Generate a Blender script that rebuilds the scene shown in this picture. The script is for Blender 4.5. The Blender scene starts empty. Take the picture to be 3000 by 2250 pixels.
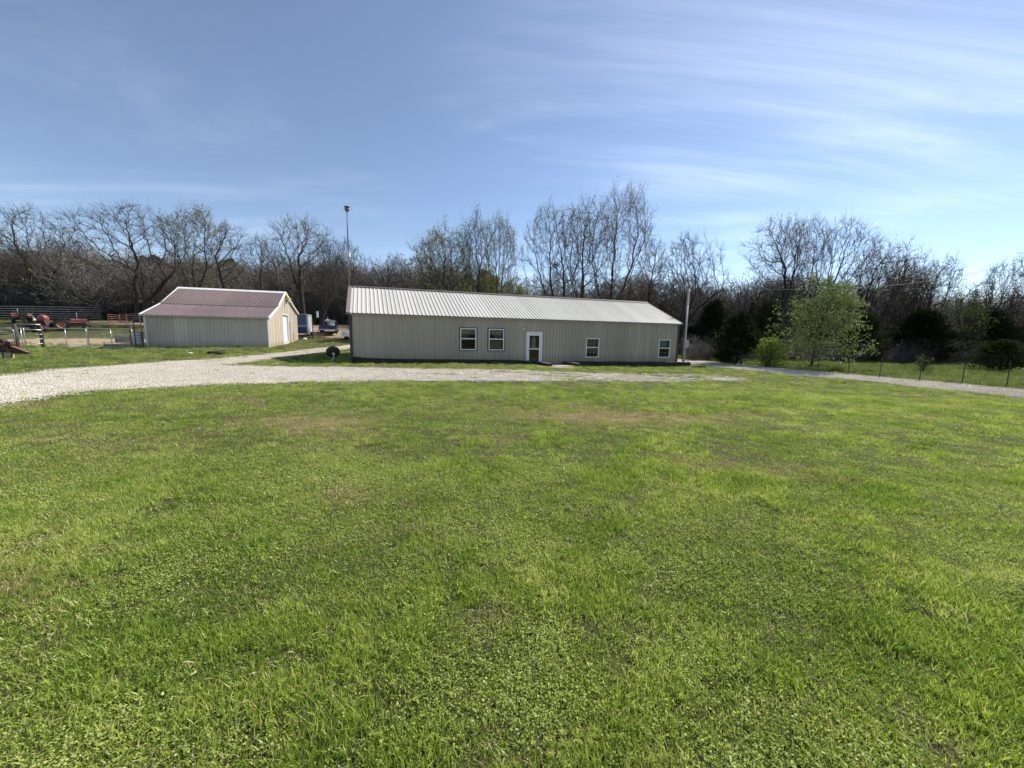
import bpy, math, random
import numpy as np
from mathutils import Vector

SC = bpy.context.scene
COL = SC.collection
rnd = random.Random(7)
RNG = np.random.default_rng(7)
PI = math.pi

# ------------------------------------------------------------------ camera
PITCH, ROLL, CAMH, FPX = .1311, .0187, 1.7027, 1126.82          # fitted; FPX for a 3000 px wide frame
cp_, sp_ = math.cos(PITCH), math.sin(PITCH)
FW = np.array([0, cp_, -sp_]); UP0 = np.array([0, sp_, cp_]); RT0 = np.array([1., 0, 0])
RT = math.cos(ROLL) * RT0 + math.sin(ROLL) * UP0
UP = -math.sin(ROLL) * RT0 + math.cos(ROLL) * UP0
CPOS = np.array([0, 0, CAMH])
cam_d = bpy.data.cameras.new('camera')
cam_d.sensor_width = 36.0
cam_d.lens = 36.0 * FPX / 3000.0
cam_d.clip_start = .05
cam_d.clip_end = 6000
cam = bpy.data.objects.new('camera', cam_d)
COL.objects.link(cam)
from mathutils import Matrix
cam.matrix_world = Matrix(((RT[0], UP[0], -FW[0], 0), (RT[1], UP[1], -FW[1], 0), (RT[2], UP[2], -FW[2], CAMH), (0, 0, 0, 1)))
SC.camera = cam

# ------------------------------------------------------------------ sky, sun, exposure
SUN_DIR = Vector((.568, .422, .707)).normalized()               # towards the sun: to the right, behind the house
SUN_EL = math.asin(SUN_DIR.z)
SUN_AZ = math.atan2(SUN_DIR.x, SUN_DIR.y)                       # clockwise from +Y
world = bpy.data.worlds.new("World"); SC.world = world
world.use_nodes = True
wn = world.node_tree.nodes; wl = world.node_tree.links
wn.clear()
wout = wn.new('ShaderNodeOutputWorld'); wbg = wn.new('ShaderNodeBackground')
sky = wn.new('ShaderNodeTexSky'); sky.sky_type = 'NISHITA'; sky.sun_disc = False
sky.sun_elevation = SUN_EL; sky.sun_rotation = SUN_AZ
sky.air_density = .85; sky.dust_density = .15; sky.ozone_density = 1.7; sky.altitude = 200
wbg.inputs['Strength'].default_value = .105
# thin cirrus: a noise on the plane of a high cloud layer, the same all round the sky
tc = wn.new('ShaderNodeTexCoord'); sep = wn.new('ShaderNodeSeparateXYZ')
wl.new(tc.outputs['Generated'], sep.inputs[0])
def wmath(op, a, b=None, clamp=False):
    m = wn.new('ShaderNodeMath'); m.operation = op; m.use_clamp = clamp
    for i, v in enumerate((a, b)):
        if v is None: continue
        if isinstance(v, (int, float)): m.inputs[i].default_value = v
        else: wl.new(v, m.inputs[i])
    return m.outputs[0]
zc = wmath('ADD', wmath('MAXIMUM', sep.outputs[2], 0.0), .09)
px_ = wmath('DIVIDE', sep.outputs[0], zc); py_ = wmath('DIVIDE', sep.outputs[1], zc)
comb = wn.new('ShaderNodeCombineXYZ'); wl.new(px_, comb.inputs[0]); wl.new(py_, comb.inputs[1])
mp = wn.new('ShaderNodeMapping'); mp.inputs['Rotation'].default_value = (0, 0, math.radians(-70)); mp.inputs['Scale'].default_value = (.34, 1.25, 1)
mp.inputs['Location'].default_value = (.2, 17.8, 0)
wl.new(comb.outputs[0], mp.inputs[0])
cn = wn.new('ShaderNodeTexNoise'); cn.inputs['Scale'].default_value = 1.15; cn.inputs['Detail'].default_value = 9; cn.inputs['Roughness'].default_value = .62; cn.inputs['Distortion'].default_value = .7
wl.new(mp.outputs[0], cn.inputs['Vector'])
cn2 = wn.new('ShaderNodeTexNoise'); cn2.inputs['Scale'].default_value = .42; cn2.inputs['Detail'].default_value = 3
mq = wn.new('ShaderNodeMapping'); mq.inputs['Location'].default_value = (2.2, 6.2, 0); wl.new(comb.outputs[0], mq.inputs[0]); wl.new(mq.outputs[0], cn2.inputs['Vector'])
cr = wn.new('ShaderNodeMapRange'); cr.interpolation_type = 'SMOOTHERSTEP'
cr.inputs['From Min'].default_value = .42; cr.inputs['From Max'].default_value = .80; cr.inputs['To Max'].default_value = .62
wl.new(cn.outputs['Fac'], cr.inputs['Value'])
cr2 = wn.new('ShaderNodeMapRange'); cr2.interpolation_type = 'SMOOTHSTEP'
cr2.inputs['From Min'].default_value = .37; cr2.inputs['From Max'].default_value = .66
wl.new(cn2.outputs['Fac'], cr2.inputs['Value'])
cmask = wmath('ADD', wmath('MULTIPLY', cr.outputs[0], cr2.outputs[0], True), .08, True)
cmix = wn.new('ShaderNodeMix'); cmix.data_type = 'RGBA'
wl.new(cmask, cmix.inputs['Factor'])
wl.new(sky.outputs[0], cmix.inputs['A'])
cb = wn.new('ShaderNodeMix'); cb.data_type = 'RGBA'; cb.blend_type = 'ADD'; cb.inputs['Factor'].default_value = 1
wl.new(sky.outputs[0], cb.inputs['A']); cb.inputs['B'].default_value = (3.6, 3.45, 3.25, 1)
wl.new(cb.outputs['Result'], cmix.inputs['B'])
wl.new(cmix.outputs['Result'], wbg.inputs['Color']); wl.new(wbg.outputs[0], wout.inputs[0])

sun_d = bpy.data.lights.new('sun', 'SUN'); sun_d.energy = 4.8; sun_d.angle = math.radians(.55); sun_d.color = (1, .95, .87)
sun = bpy.data.objects.new('sun', sun_d); COL.objects.link(sun)
sun.rotation_euler = (-SUN_DIR).to_track_quat('-Z', 'Y').to_euler(); sun.location = (30, 20, 60)
vs = SC.view_settings
SC.display_settings.display_device = 'sRGB'
vs.view_transform = 'Standard'; vs.look = 'None'; vs.gamma = 1; vs.exposure = .55; vs.use_curve_mapping = False

# ------------------------------------------------------------------ picture <-> place
def ray(u, v): return FW + RT * (u - 1500) / FPX - UP * (v - 1125) / FPX
def at(u, v, Y):
    d = ray(u, v); return CPOS + d * Y / d[1]
def S(t):
    t = np.clip(t, 0, 1); return t * t * (3 - 2 * t)
def H(x, y):
    x = np.asarray(x, float); y = np.asarray(y, float)
    h = -.55 * S((x + 10) / 26) * S((y - 6) / 14)
    h = h + .9 * np.clip((y - 20) / 40, 0, 1) * S((-x - 5) / 15)
    h = h + 1.6 * S((y - 36) / 25) * S((-x - 10) / 15)
    h = h + 13 * S((y - 75) / 110) * S((-x + 12) / 90)
    h = h + .05 * np.sin(x * .43 + 1.3) * np.sin(y * .37 + .4) * S((y - 1) / 6) * .7
    return h
def gnd(u, v):
    z = 0.
    d = ray(u, v)
    for _ in range(30):
        t = (z - CAMH) / d[2]; P = CPOS + d * t
        z = .5 * z + .5 * float(H(P[0], P[1]))
    P = CPOS + d * ((z - CAMH) / d[2])
    return np.array([P[0], P[1], float(H(P[0], P[1]))])

# ------------------------------------------------------------------ numpy noise
def vnoise(x, y, seed=0):
    x = np.asarray(x, float); y = np.asarray(y, float)
    xi = np.floor(x).astype(np.int64); yi = np.floor(y).astype(np.int64); fx = x - xi; fy = y - yi
    fx = fx * fx * (3 - 2 * fx); fy = fy * fy * (3 - 2 * fy)
    def hsh(a, b):
        n = (a * 374761393 + b * 668265263 + seed * 1442695) & 0x7fffffff
        n = ((n ^ (n >> 13)) * 1274126177) & 0x7fffffff
        return ((n ^ (n >> 16)) & 0xffff) / 65535.
    return (hsh(xi, yi) * (1 - fx) + hsh(xi + 1, yi) * fx) * (1 - fy) + (hsh(xi, yi + 1) * (1 - fx) + hsh(xi + 1, yi + 1) * fx) * fy
def fbm(x, y, seed=0, o=4):
    s = 0; a = .5; t = 0
    for k in range(o):
        s = s + a * vnoise(x * 2 ** k, y * 2 ** k, seed + k * 17); t += a; a *= .55
    return s / t

# ------------------------------------------------------------------ materials
MATS = {}
def mat(name, c1, c2=None, scale=4., rough=.7, metal=0., bump=0., bscale=None, coords='Object', spec=.5, stretch=None, lo=.35, hi=.65):
    if name in MATS: return MATS[name]
    m = bpy.data.materials.new(name); m.use_nodes = True; MATS[name] = m
    nt = m.node_tree; N = nt.nodes; L = nt.links; b = N['Principled BSDF']
    b.inputs['Roughness'].default_value = rough; b.inputs['Metallic'].default_value = metal; b.inputs['Specular IOR Level'].default_value = spec
    tcn = N.new('ShaderNodeTexCoord'); vec = tcn.outputs[coords]
    if stretch:
        mpn = N.new('ShaderNodeMapping'); mpn.inputs['Scale'].default_value = stretch; L.new(vec, mpn.inputs[0]); vec = mpn.outputs[0]
    if c2 is None: b.inputs['Base Color'].default_value = (*c1, 1)
    else:
        n = N.new('ShaderNodeTexNoise'); n.inputs['Scale'].default_value = scale; n.inputs['Detail'].default_value = 6; n.inputs['Roughness'].default_value = .6
        L.new(vec, n.inputs['Vector'])
        r = N.new('ShaderNodeMapRange'); r.inputs['From Min'].default_value = lo; r.inputs['From Max'].default_value = hi; L.new(n.outputs['Fac'], r.inputs['Value'])
        x = N.new('ShaderNodeMix'); x.data_type = 'RGBA'; L.new(r.outputs[0], x.inputs['Factor'])
        x.inputs['A'].default_value = (*c1, 1); x.inputs['B'].default_value = (*c2, 1); L.new(x.outputs['Result'], b.inputs['Base Color'])
    if bump:
        n = N.new('ShaderNodeTexNoise'); n.inputs['Scale'].default_value = bscale or scale * 3; n.inputs['Detail'].default_value = 5; L.new(vec, n.inputs['Vector'])
        bp = N.new('ShaderNodeBump'); bp.inputs['Strength'].default_value = bump; bp.inputs['Distance'].default_value = .02
        L.new(n.outputs['Fac'], bp.inputs['Height']); L.new(bp.outputs[0], b.inputs['Normal'])
    return m

M_siding = mat('painted_siding', (.375, .325, .255), (.415, .362, .283), 1.2, .5, spec=.4, stretch=(1, 1, .3))
M_roofw = mat('pale_roof_metal', (.55, .525, .455), (.62, .595, .52), .8, .42, spec=.5, stretch=(1, .25, 1))
M_brown = mat('brown_trim', (.028, .018, .017), (.045, .03, .028), 3, .5)
M_mauvetrim = mat('faded_mauve_trim', (.19, .15, .15), (.25, .205, .20), 3, .5)
M_dark = mat('dark_skirt', (.02, .016, .013), (.04, .034, .028), 3, .85, bump=.4)
M_white = mat('white_vinyl', (.74, .75, .78), (.80, .80, .82), 5, .4)
M_barnwall = mat('cream_siding', (.575, .50, .40), (.63, .55, .44), 1.0, .5, spec=.4, stretch=(1, 1, .3))
M_barnwall2 = mat('cream_siding_aged', (.48, .418, .33), (.53, .46, .365), 1.0, .55, spec=.4, stretch=(1, 1, .3))
M_barnroof = mat('faded_mauve_roof', (.125, .086, .084), (.18, .126, .122), 1.1, .5, spec=.45, stretch=(1, .3, 1))
M_barnroof2 = mat('darker_mauve_roof', (.12, .085, .09), (.16, .115, .118), 1.1, .5, spec=.45, stretch=(1, .3, 1))
M_trimw = mat('white_metal_trim', (.72, .71, .68), (.8, .79, .76), 2, .45)
M_timber = mat('railroad_tie', (.018, .014, .011), (.05, .04, .03), 6, .9, bump=.6, stretch=(.4, 3, 3))
M_tiegrey = mat('sunlit_tie_top', (.10, .085, .07), (.22, .19, .16), 7, .9, bump=.6, stretch=(.4, 3, 3))  # paler tie colour, paints sunlight on the tops by the walkway
M_conc = mat('concrete', (.46, .43, .38), (.56, .53, .47), 4, .9, bump=.2)
M_galv = mat('galvanised_steel', (.50, .52, .52), (.62, .64, .63), 8, .35, .75)
M_wood = mat('weathered_post', (.06, .045, .035), (.12, .095, .075), 5, .9, bump=.6, stretch=(3, 3, .4))
M_greywood = mat('grey_pole_wood', (.33, .30, .26), (.42, .38, .33), 4, .85, bump=.3, stretch=(3, 3, .3))
M_black = mat('black_rubber', (.012, .012, .013), (.025, .024, .024), 8, .75, bump=.3)
M_blacksteel = mat('black_painted_steel', (.015, .015, .017), (.03, .03, .032), 8, .5)
M_rust = mat('rust', (.16, .055, .035), (.26, .12, .08), 9, .85, bump=.4)
M_rustdark = mat('dark_rust', (.035, .018, .015), (.09, .045, .035), 7, .85, bump=.4)
M_red = mat('faded_red_paint', (.23, .05, .04), (.33, .11, .09), 6, .5)
M_redpanel = mat('red_oxide_panel', (.42, .19, .14), (.52, .28, .22), 8, .6)
M_grey = mat('grey_box', (.45, .46, .47), (.52, .53, .53), 5, .5)
M_blue = mat('blue_body', (.008, .018, .07), (.014, .03, .10), 4, .35)
M_bluegrey = mat('blue_grey_panel', (.10, .115, .16), (.14, .155, .205), 4, .5)
M_whitep = mat('white_paint', (.70, .71, .73), (.78, .78, .79), 4, .4)
M_cream = mat('cream_paint', (.65, .6, .48), (.72, .68, .56), 5, .5)
M_yellow = mat('yellow_box', (.62, .42, .06), (.7, .5, .1), 5, .5)
M_glassd = mat('dark_glass', (.012, .014, .016), None, rough=.04, spec=.7)
M_curtain = mat('green_grey_curtain', (.16, .18, .13), (.24, .26, .19), 3, .9, stretch=(6, 6, .6))
M_curtain2 = mat('tan_blind', (.36, .31, .22), (.42, .36, .26), 3, .9)
M_room = mat('room_interior', (.035, .032, .03), (.05, .045, .04), 2, .9)
M_stone = mat('pale_stone', (.5, .49, .46), (.65, .64, .6), 8, .9, bump=.4)
M_tan = mat('bare_lumber', (.42, .33, .18), (.5, .41, .25), 6, .8)
M_door = mat('dark_red_door', (.06, .018, .015), (.08, .025, .02), 3, .5)

def age(m, rand=.10, splash=None):
    """each sheet slightly different, faint streaks, mud splash low on the wall"""
    nt = m.node_tree; N = nt.nodes; L = nt.links; b = N['Principled BSDF']; src = b.inputs['Base Color'].links[0].from_socket
    oi = N.new('ShaderNodeObjectInfo'); mr = N.new('ShaderNodeMapRange'); mr.inputs['To Min'].default_value = 1 - rand; mr.inputs['To Max'].default_value = 1 + rand * .5; L.new(oi.outputs['Random'], mr.inputs['Value'])
    sc = N.new('ShaderNodeVectorMath'); sc.operation = 'SCALE'; L.new(src, sc.inputs[0]); L.new(mr.outputs[0], sc.inputs['Scale']); out = sc.outputs[0]
    if splash:
        tcn = N.new('ShaderNodeTexCoord'); sx = N.new('ShaderNodeSeparateXYZ'); L.new(tcn.outputs['Object'], sx.inputs[0])
        n = N.new('ShaderNodeTexNoise'); n.inputs['Scale'].default_value = 2.5; n.inputs['Detail'].default_value = 6; L.new(tcn.outputs['Object'], n.inputs['Vector'])
        zr = N.new('ShaderNodeMapRange'); zr.inputs['From Min'].default_value = splash[0]; zr.inputs['From Max'].default_value = splash[1]; zr.inputs['To Min'].default_value = 1; zr.inputs['To Max'].default_value = 0; L.new(sx.outputs[2], zr.inputs['Value'])
        mu = N.new('ShaderNodeMath'); mu.operation = 'MULTIPLY'; L.new(zr.outputs[0], mu.inputs[0]); L.new(n.outputs['Fac'], mu.inputs[1])
        x = N.new('ShaderNodeMix'); x.data_type = 'RGBA'; L.new(mu.outputs[0], x.inputs['Factor']); L.new(out, x.inputs['A']); x.inputs['B'].default_value = (.16, .12, .08, 1); out = x.outputs['Result']
    L.new(out, b.inputs['Base Color'])
age(M_siding, .09, (-.3, .55)); age(M_barnwall, .09, (-.1, .6)); age(M_barnwall2, .08, (-.1, .6)); age(M_roofw, .10); age(M_barnroof, .16)

def glass_mat():
    m = bpy.data.materials.new('window_glass'); m.use_nodes = True
    nt = m.node_tree; N = nt.nodes; L = nt.links; N.clear()
    o = N.new('ShaderNodeOutputMaterial'); mx = N.new('ShaderNodeMixShader'); t = N.new('ShaderNodeBsdfTransparent'); g = N.new('ShaderNodeBsdfGlossy')
    g.inputs['Roughness'].default_value = .03; t.inputs['Color'].default_value = (.62, .66, .64, 1)
    fr = N.new('ShaderNodeFresnel'); fr.inputs['IOR'].default_value = 1.45
    ad = N.new('ShaderNodeMath'); ad.operation = 'ADD'; ad.inputs[1].default_value = .015; L.new(fr.outputs[0], ad.inputs[0])
    L.new(ad.outputs[0], mx.inputs[0]); L.new(t.outputs[0], mx.inputs[1]); L.new(g.outputs[0], mx.inputs[2]); L.new(mx.outputs[0], o.inputs[0])
    return m
M_glass = glass_mat()

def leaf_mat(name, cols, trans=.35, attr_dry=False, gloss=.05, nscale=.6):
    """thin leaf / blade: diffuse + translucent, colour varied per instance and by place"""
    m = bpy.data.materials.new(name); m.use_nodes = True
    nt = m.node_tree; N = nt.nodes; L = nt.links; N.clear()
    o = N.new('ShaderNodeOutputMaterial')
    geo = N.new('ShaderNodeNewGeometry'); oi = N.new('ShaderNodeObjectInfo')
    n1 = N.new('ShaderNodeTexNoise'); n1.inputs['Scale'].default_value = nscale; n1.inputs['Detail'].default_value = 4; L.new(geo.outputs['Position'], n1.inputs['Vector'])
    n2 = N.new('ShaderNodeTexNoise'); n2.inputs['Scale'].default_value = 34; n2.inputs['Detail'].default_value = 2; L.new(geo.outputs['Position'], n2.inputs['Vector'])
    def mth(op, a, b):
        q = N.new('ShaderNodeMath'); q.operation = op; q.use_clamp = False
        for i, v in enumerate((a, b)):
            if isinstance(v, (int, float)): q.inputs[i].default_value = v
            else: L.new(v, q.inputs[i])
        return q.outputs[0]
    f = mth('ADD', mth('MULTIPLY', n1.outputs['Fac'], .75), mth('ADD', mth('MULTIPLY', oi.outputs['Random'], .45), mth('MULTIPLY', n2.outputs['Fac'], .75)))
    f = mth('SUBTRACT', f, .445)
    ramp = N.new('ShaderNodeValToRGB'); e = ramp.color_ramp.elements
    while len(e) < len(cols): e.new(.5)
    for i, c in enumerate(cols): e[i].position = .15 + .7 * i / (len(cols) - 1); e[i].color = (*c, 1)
    L.new(f, ramp.inputs['Fac']); col = ramp.outputs['Color']
    if attr_dry:
        at_ = N.new('ShaderNodeAttribute'); at_.attribute_type = 'INSTANCER'; at_.attribute_name = 'dry'
        mr = N.new('ShaderNodeMapRange'); mr.inputs['From Min'].default_value = .3; mr.inputs['From Max'].default_value = .95; mr.inputs['To Max'].default_value = .9
        L.new(mth('ADD', at_.outputs['Fac'], mth('MULTIPLY', mth('SUBTRACT', oi.outputs['Random'], .5), .5)), mr.inputs['Value'])
        mx = N.new('ShaderNodeMix'); mx.data_type = 'RGBA'; L.new(mr.outputs[0], mx.inputs['Factor']); L.new(col, mx.inputs['A'])
        r2 = N.new('ShaderNodeValToRGB'); r2.color_ramp.elements[0].color = (.32, .28, .10, 1); r2.color_ramp.elements[1].color = (.46, .34, .17, 1); L.new(n2.outputs['Fac'], r2.inputs['Fac'])
        L.new(r2.outputs['Color'], mx.inputs['B']); col = mx.outputs['Result']
    d = N.new('ShaderNodeBsdfDiffuse'); t = N.new('ShaderNodeBsdfTranslucent'); gl = N.new('ShaderNodeBsdfGlossy'); gl.inputs['Roughness'].default_value = .45
    L.new(col, d.inputs['Color']); L.new(col, t.inputs['Color']); gl.inputs['Color'].default_value = (.8, .85, .75, 1)
    mx1 = N.new('ShaderNodeMixShader'); mx1.inputs[0].default_value = trans; L.new(d.outputs[0], mx1.inputs[1]); L.new(t.outputs[0], mx1.inputs[2])
    mx2 = N.new('ShaderNodeMixShader'); mx2.inputs[0].default_value = gloss; L.new(mx1.outputs[0], mx2.inputs[1]); L.new(gl.outputs[0], mx2.inputs[2])
    L.new(mx2.outputs[0], o.inputs[0])
    return m
M_blade = leaf_mat('grass_blade', [(.085, .148, .018), (.215, .325, .036), (.39, .485, .064), (.62, .62, .19)], .52, True)
M_clover = leaf_mat('clover_leaf', [(.135, .195, .034), (.25, .325, .06), (.365, .435, .095), (.48, .51, .175)], .35, True, gloss=.012)
M_straw = leaf_mat('dry_straw', [(.22, .16, .08), (.32, .25, .13), (.42, .34, .2)], .25)
M_tallgrass = leaf_mat('field_grass', [(.07, .11, .022), (.14, .195, .038), (.22, .27, .06), (.32, .32, .12)], .42, nscale=.9)
M_bud = leaf_mat('spring_bud', [(.17, .16, .07), (.27, .27, .12), (.38, .39, .19)], .5, gloss=.01)
M_budgreen = leaf_mat('young_leaf', [(.09, .10, .03), (.15, .165, .05), (.23, .24, .09)], .45, gloss=.01)
M_budbrown = leaf_mat('brown_bud', [(.15, .115, .07), (.23, .185, .12), (.32, .27, .17)], .5, gloss=.01)
M_leafy = leaf_mat('pear_leaf', [(.09, .12, .035), (.24, .29, .10), (.42, .46, .22), (.72, .72, .52)], .30, gloss=.02, nscale=2.)  # palest ramp tones paint the whitish glints on lit leaves
M_cedar = leaf_mat('cedar_spray', [(.014, .022, .009), (.028, .04, .016), (.065, .075, .03)], .14, gloss=.004, nscale=1.5)
M_cedar2 = leaf_mat('olive_cedar_spray', [(.02, .03, .011), (.04, .05, .018), (.08, .085, .032)], .14, gloss=.004)
M_bark = mat('bark', (.022, .018, .016), (.052, .045, .039), 3, .95, bump=.6, stretch=(3, 3, .6))
M_twig = mat('twig', (.028, .022, .018), (.058, .047, .038), 2, .9)
M_brush = mat('brush_twig', (.072, .060, .051), (.135, .118, .102), .35, .9, coords='Object')

# ------------------------------------------------------------------ mesh building
class MB:
    def __init__(s): s.v = []; s.f = []; s.m = []
    def _q(s, vs, fs, mi=0):
        o = len(s.v); s.v += [tuple(map(float, p)) for p in vs]; s.f += [tuple(o + i for i in f) for f in fs]; s.m += [mi] * len(fs)
        return s
    def box(s, x0, x1, y0, y1, z0, z1, mi=0):
        return s._q([(x0, y0, z0), (x1, y0, z0), (x1, y1, z0), (x0, y1, z0), (x0, y0, z1), (x1, y0, z1), (x1, y1, z1), (x0, y1, z1)],
                    [(0, 3, 2, 1), (4, 5, 6, 7), (0, 1, 5, 4), (1, 2, 6, 5), (2, 3, 7, 6), (3, 0, 4, 7)], mi)
    def cbox(s, x0, x1, y0, y1, z0, z1, b=.01, mi=0):
        """box with chamfered long edges (along its longest side)"""
        d = [x1 - x0, y1 - y0, z1 - z0]; ax = d.index(max(d)); lo = [x0, y0, z0]; hi = [x1, y1, z1]
        o = [i for i in range(3) if i != ax]; a0, a1, c0, c1 = lo[o[0]], hi[o[0]], lo[o[1]], hi[o[1]]
        pr = [(a0 + b, c0), (a1 - b, c0), (a1, c0 + b), (a1, c1 - b), (a1 - b, c1), (a0 + b, c1), (a0, c1 - b), (a0, c0 + b)]
        vs = []
        for e in (lo[ax], hi[ax]):
            for (p, q) in pr:
                t = [0, 0, 0]; t[ax] = e; t[o[0]] = p; t[o[1]] = q; vs.append(t)
        fs = [tuple(range(8)), tuple(range(15, 7, -1))] + [(i, 8 + i, 8 + (i + 1) % 8, (i + 1) % 8) for i in range(8)]
        return s._q(vs, fs, mi)
    def tube(s, pts, r, n=6, mi=0, cap=True):
        pts = [np.array(p, float) for p in pts]; k = len(pts); rs = r if hasattr(r, '__len__') else [r] * k
        vs = []; ref = None
        for i in range(k):
            t = pts[min(i + 1, k - 1)] - pts[max(i - 1, 0)]; t = t / (np.linalg.norm(t) + 1e-9)
            if ref is None: ref = np.array([0, 0, 1.]) if abs(t[2]) < .9 else np.array([1., 0, 0])
            a = np.cross(ref, t); a /= np.linalg.norm(a) + 1e-9; b = np.cross(t, a); ref = b if abs(t @ b) < .5 else ref
            ref = np.cross(t, a)
            for j in range(n):
                th = 2 * PI * j / n; vs.append(pts[i] + rs[i] * (a * math.cos(th) + b * math.sin(th)))
        fs = [(i * n + j, i * n + (j + 1) % n, (i + 1) * n + (j + 1) % n, (i + 1) * n + j) for i in range(k - 1) for j in range(n)]
        if cap: fs += [tuple(range(n - 1, -1, -1)), tuple((k - 1) * n + j for j in range(n))]
        return s._q(vs, fs, mi)
    def lathe(s, prof, n=16, c=(0, 0, 0), ax='z', mi=0, close=False):
        vs = []
        for (r, h) in prof:
            for j in range(n):
                th = 2 * PI * j / n; p = (r * math.cos(th), r * math.sin(th), h)
                if ax == 'x': p = (p[2], p[0], p[1])
                if ax == 'y': p = (p[0], p[2], p[1])
                vs.append((p[0] + c[0], p[1] + c[1], p[2] + c[2]))
        k = len(prof); rr = k if close else k - 1
        fs = [(i * n + j, i * n + (j + 1) % n, ((i + 1) % k) * n + (j + 1) % n, ((i + 1) % k) * n + j) for i in range(rr) for j in range(n)]
        return s._q(vs, fs, mi)
    def prism(s, poly, x0, x1, ax='x', mi=0):
        """poly: list of 2D points, extruded along ax"""
        k = len(poly); vs = []
        for e in (x0, x1):
            for (p, q) in poly:
                vs.append((e, p, q) if ax == 'x' else ((p, e, q) if ax == 'y' else (p, q, e)))
        fs = [tuple(range(k - 1, -1, -1)), tuple(k + i for i in range(k))] + [(i, (i + 1) % k, k + (i + 1) % k, k + i) for i in range(k)]
        return s._q(vs, fs, mi)
    def build(s, name, mats, parent=None, smooth=False, loc=None):
        me = bpy.data.meshes.new(name); me.from_pydata(s.v, [], s.f)
        for m in (mats if isinstance(mats, (list, tuple)) else [mats]): me.materials.append(m)
        if max(s.m, default=0): me.polygons.foreach_set('material_index', s.m)
        if smooth: me.polygons.foreach_set('use_smooth', [True] * len(s.f))
        me.update()
        o = bpy.data.objects.new(name, me); COL.objects.link(o)
        if parent is not None: o.parent = parent
        if loc is not None: o.location = loc
        return o
def tag(o, label=None, cat=None, group=None, kind=None):
    if label: o['label'] = label
    if cat: o['category'] = cat
    if group: o['group'] = group
    if kind: o['kind'] = kind
    return o
def empty(name, loc, rz=0, label=None, cat=None, group=None):
    o = bpy.data.objects.new(name, None); COL.objects.link(o); o.location = [float(c) for c in loc]; o.rotation_euler = (0, 0, rz); o.empty_display_size = .3
    return tag(o, label, cat, group)
def copy_tree(o, parent=None):
    c = o.copy(); COL.objects.link(c)
    if parent is not None: c.parent = parent
    for ch in list(o.children): copy_tree(ch, c)
    return c
def np_mesh(name, V, F, mats, mi=None, smooth=False):
    """V (n,3), F (m,3) or (m,4) arrays"""
    me = bpy.data.meshes.new(name); V = np.asarray(V, np.float32); F = np.asarray(F, np.int32); k = F.shape[1]
    me.vertices.add(len(V)); me.vertices.foreach_set('co', V.ravel())
    me.loops.add(F.size); me.loops.foreach_set('vertex_index', F.ravel())
    me.polygons.add(len(F)); me.polygons.foreach_set('loop_start', np.arange(0, F.size, k, dtype=np.int32)); me.polygons.foreach_set('loop_total', np.full(len(F), k, np.int32))
    for m in mats: me.materials.append(m)
    if mi is not None: me.polygons.foreach_set('material_index', np.asarray(mi, np.int32))
    if smooth: me.polygons.foreach_set('use_smooth', np.ones(len(F), bool))
    me.update(calc_edges=True); me.validate()
    return me
def gn_scatter(obj, protos):
    """instance proto i on the points whose attribute kind == i, turned by 'rot' and scaled by 'scl'"""
    ng = bpy.data.node_groups.new('scatter', 'GeometryNodeTree')
    ng.interface.new_socket('Geometry', in_out='INPUT', socket_type='NodeSocketGeometry'); ng.interface.new_socket('Geometry', in_out='OUTPUT', socket_type='NodeSocketGeometry')
    N = ng.nodes; L = ng.links; gi = N.new('NodeGroupInput'); go = N.new('NodeGroupOutput'); j = N.new('GeometryNodeJoinGeometry')
    def na(nm, ty):
        q = N.new('GeometryNodeInputNamedAttribute'); q.data_type = ty; q.inputs['Name'].default_value = nm; return q.outputs['Attribute']
    k = na('kind', 'INT'); rt = na('rot', 'FLOAT_VECTOR'); sc = na('scl', 'FLOAT_VECTOR')
    for i, p in enumerate(protos):
        oi = N.new('GeometryNodeObjectInfo'); oi.inputs['Object'].default_value = p; oi.inputs['As Instance'].default_value = False
        cmpn = N.new('FunctionNodeCompare'); cmpn.data_type = 'INT'; cmpn.operation = 'EQUAL'
        L.new(k, cmpn.inputs[2]); cmpn.inputs[3].default_value = i
        ip = N.new('GeometryNodeInstanceOnPoints'); L.new(gi.outputs[0], ip.inputs['Points']); L.new(cmpn.outputs[0], ip.inputs['Selection']); L.new(oi.outputs['Geometry'], ip.inputs['Instance'])
        L.new(rt, ip.inputs['Rotation']); L.new(sc, ip.inputs['Scale']); L.new(ip.outputs[0], j.inputs[0])
    L.new(j.outputs[0], go.inputs[0])
    md = obj.modifiers.new('scatter', 'NODES'); md.node_group = ng
def scatter(name, P, kind, rot, scl, protos, dry=None):
    me = bpy.data.meshes.new(name); me.vertices.add(len(P)); me.vertices.foreach_set('co', np.asarray(P, np.float32).ravel())
    a = me.attributes.new('kind', 'INT', 'POINT'); a.data.foreach_set('value', np.asarray(kind, np.int32))
    a = me.attributes.new('rot', 'FLOAT_VECTOR', 'POINT'); a.data.foreach_set('vector', np.asarray(rot, np.float32).ravel())
    a = me.attributes.new('scl', 'FLOAT_VECTOR', 'POINT'); a.data.foreach_set('vector', np.asarray(scl, np.float32).ravel())
    if dry is not None:
        a = me.attributes.new('dry', 'FLOAT', 'POINT'); a.data.foreach_set('value', np.asarray(dry, np.float32))
    o = bpy.data.objects.new(name, me); COL.objects.link(o); gn_scatter(o, protos); o['kind'] = 'stuff'
    return o
def proto(name, me):
    return bpy.data.objects.new(name, me)          # a source mesh, itself not placed in the scene

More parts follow.
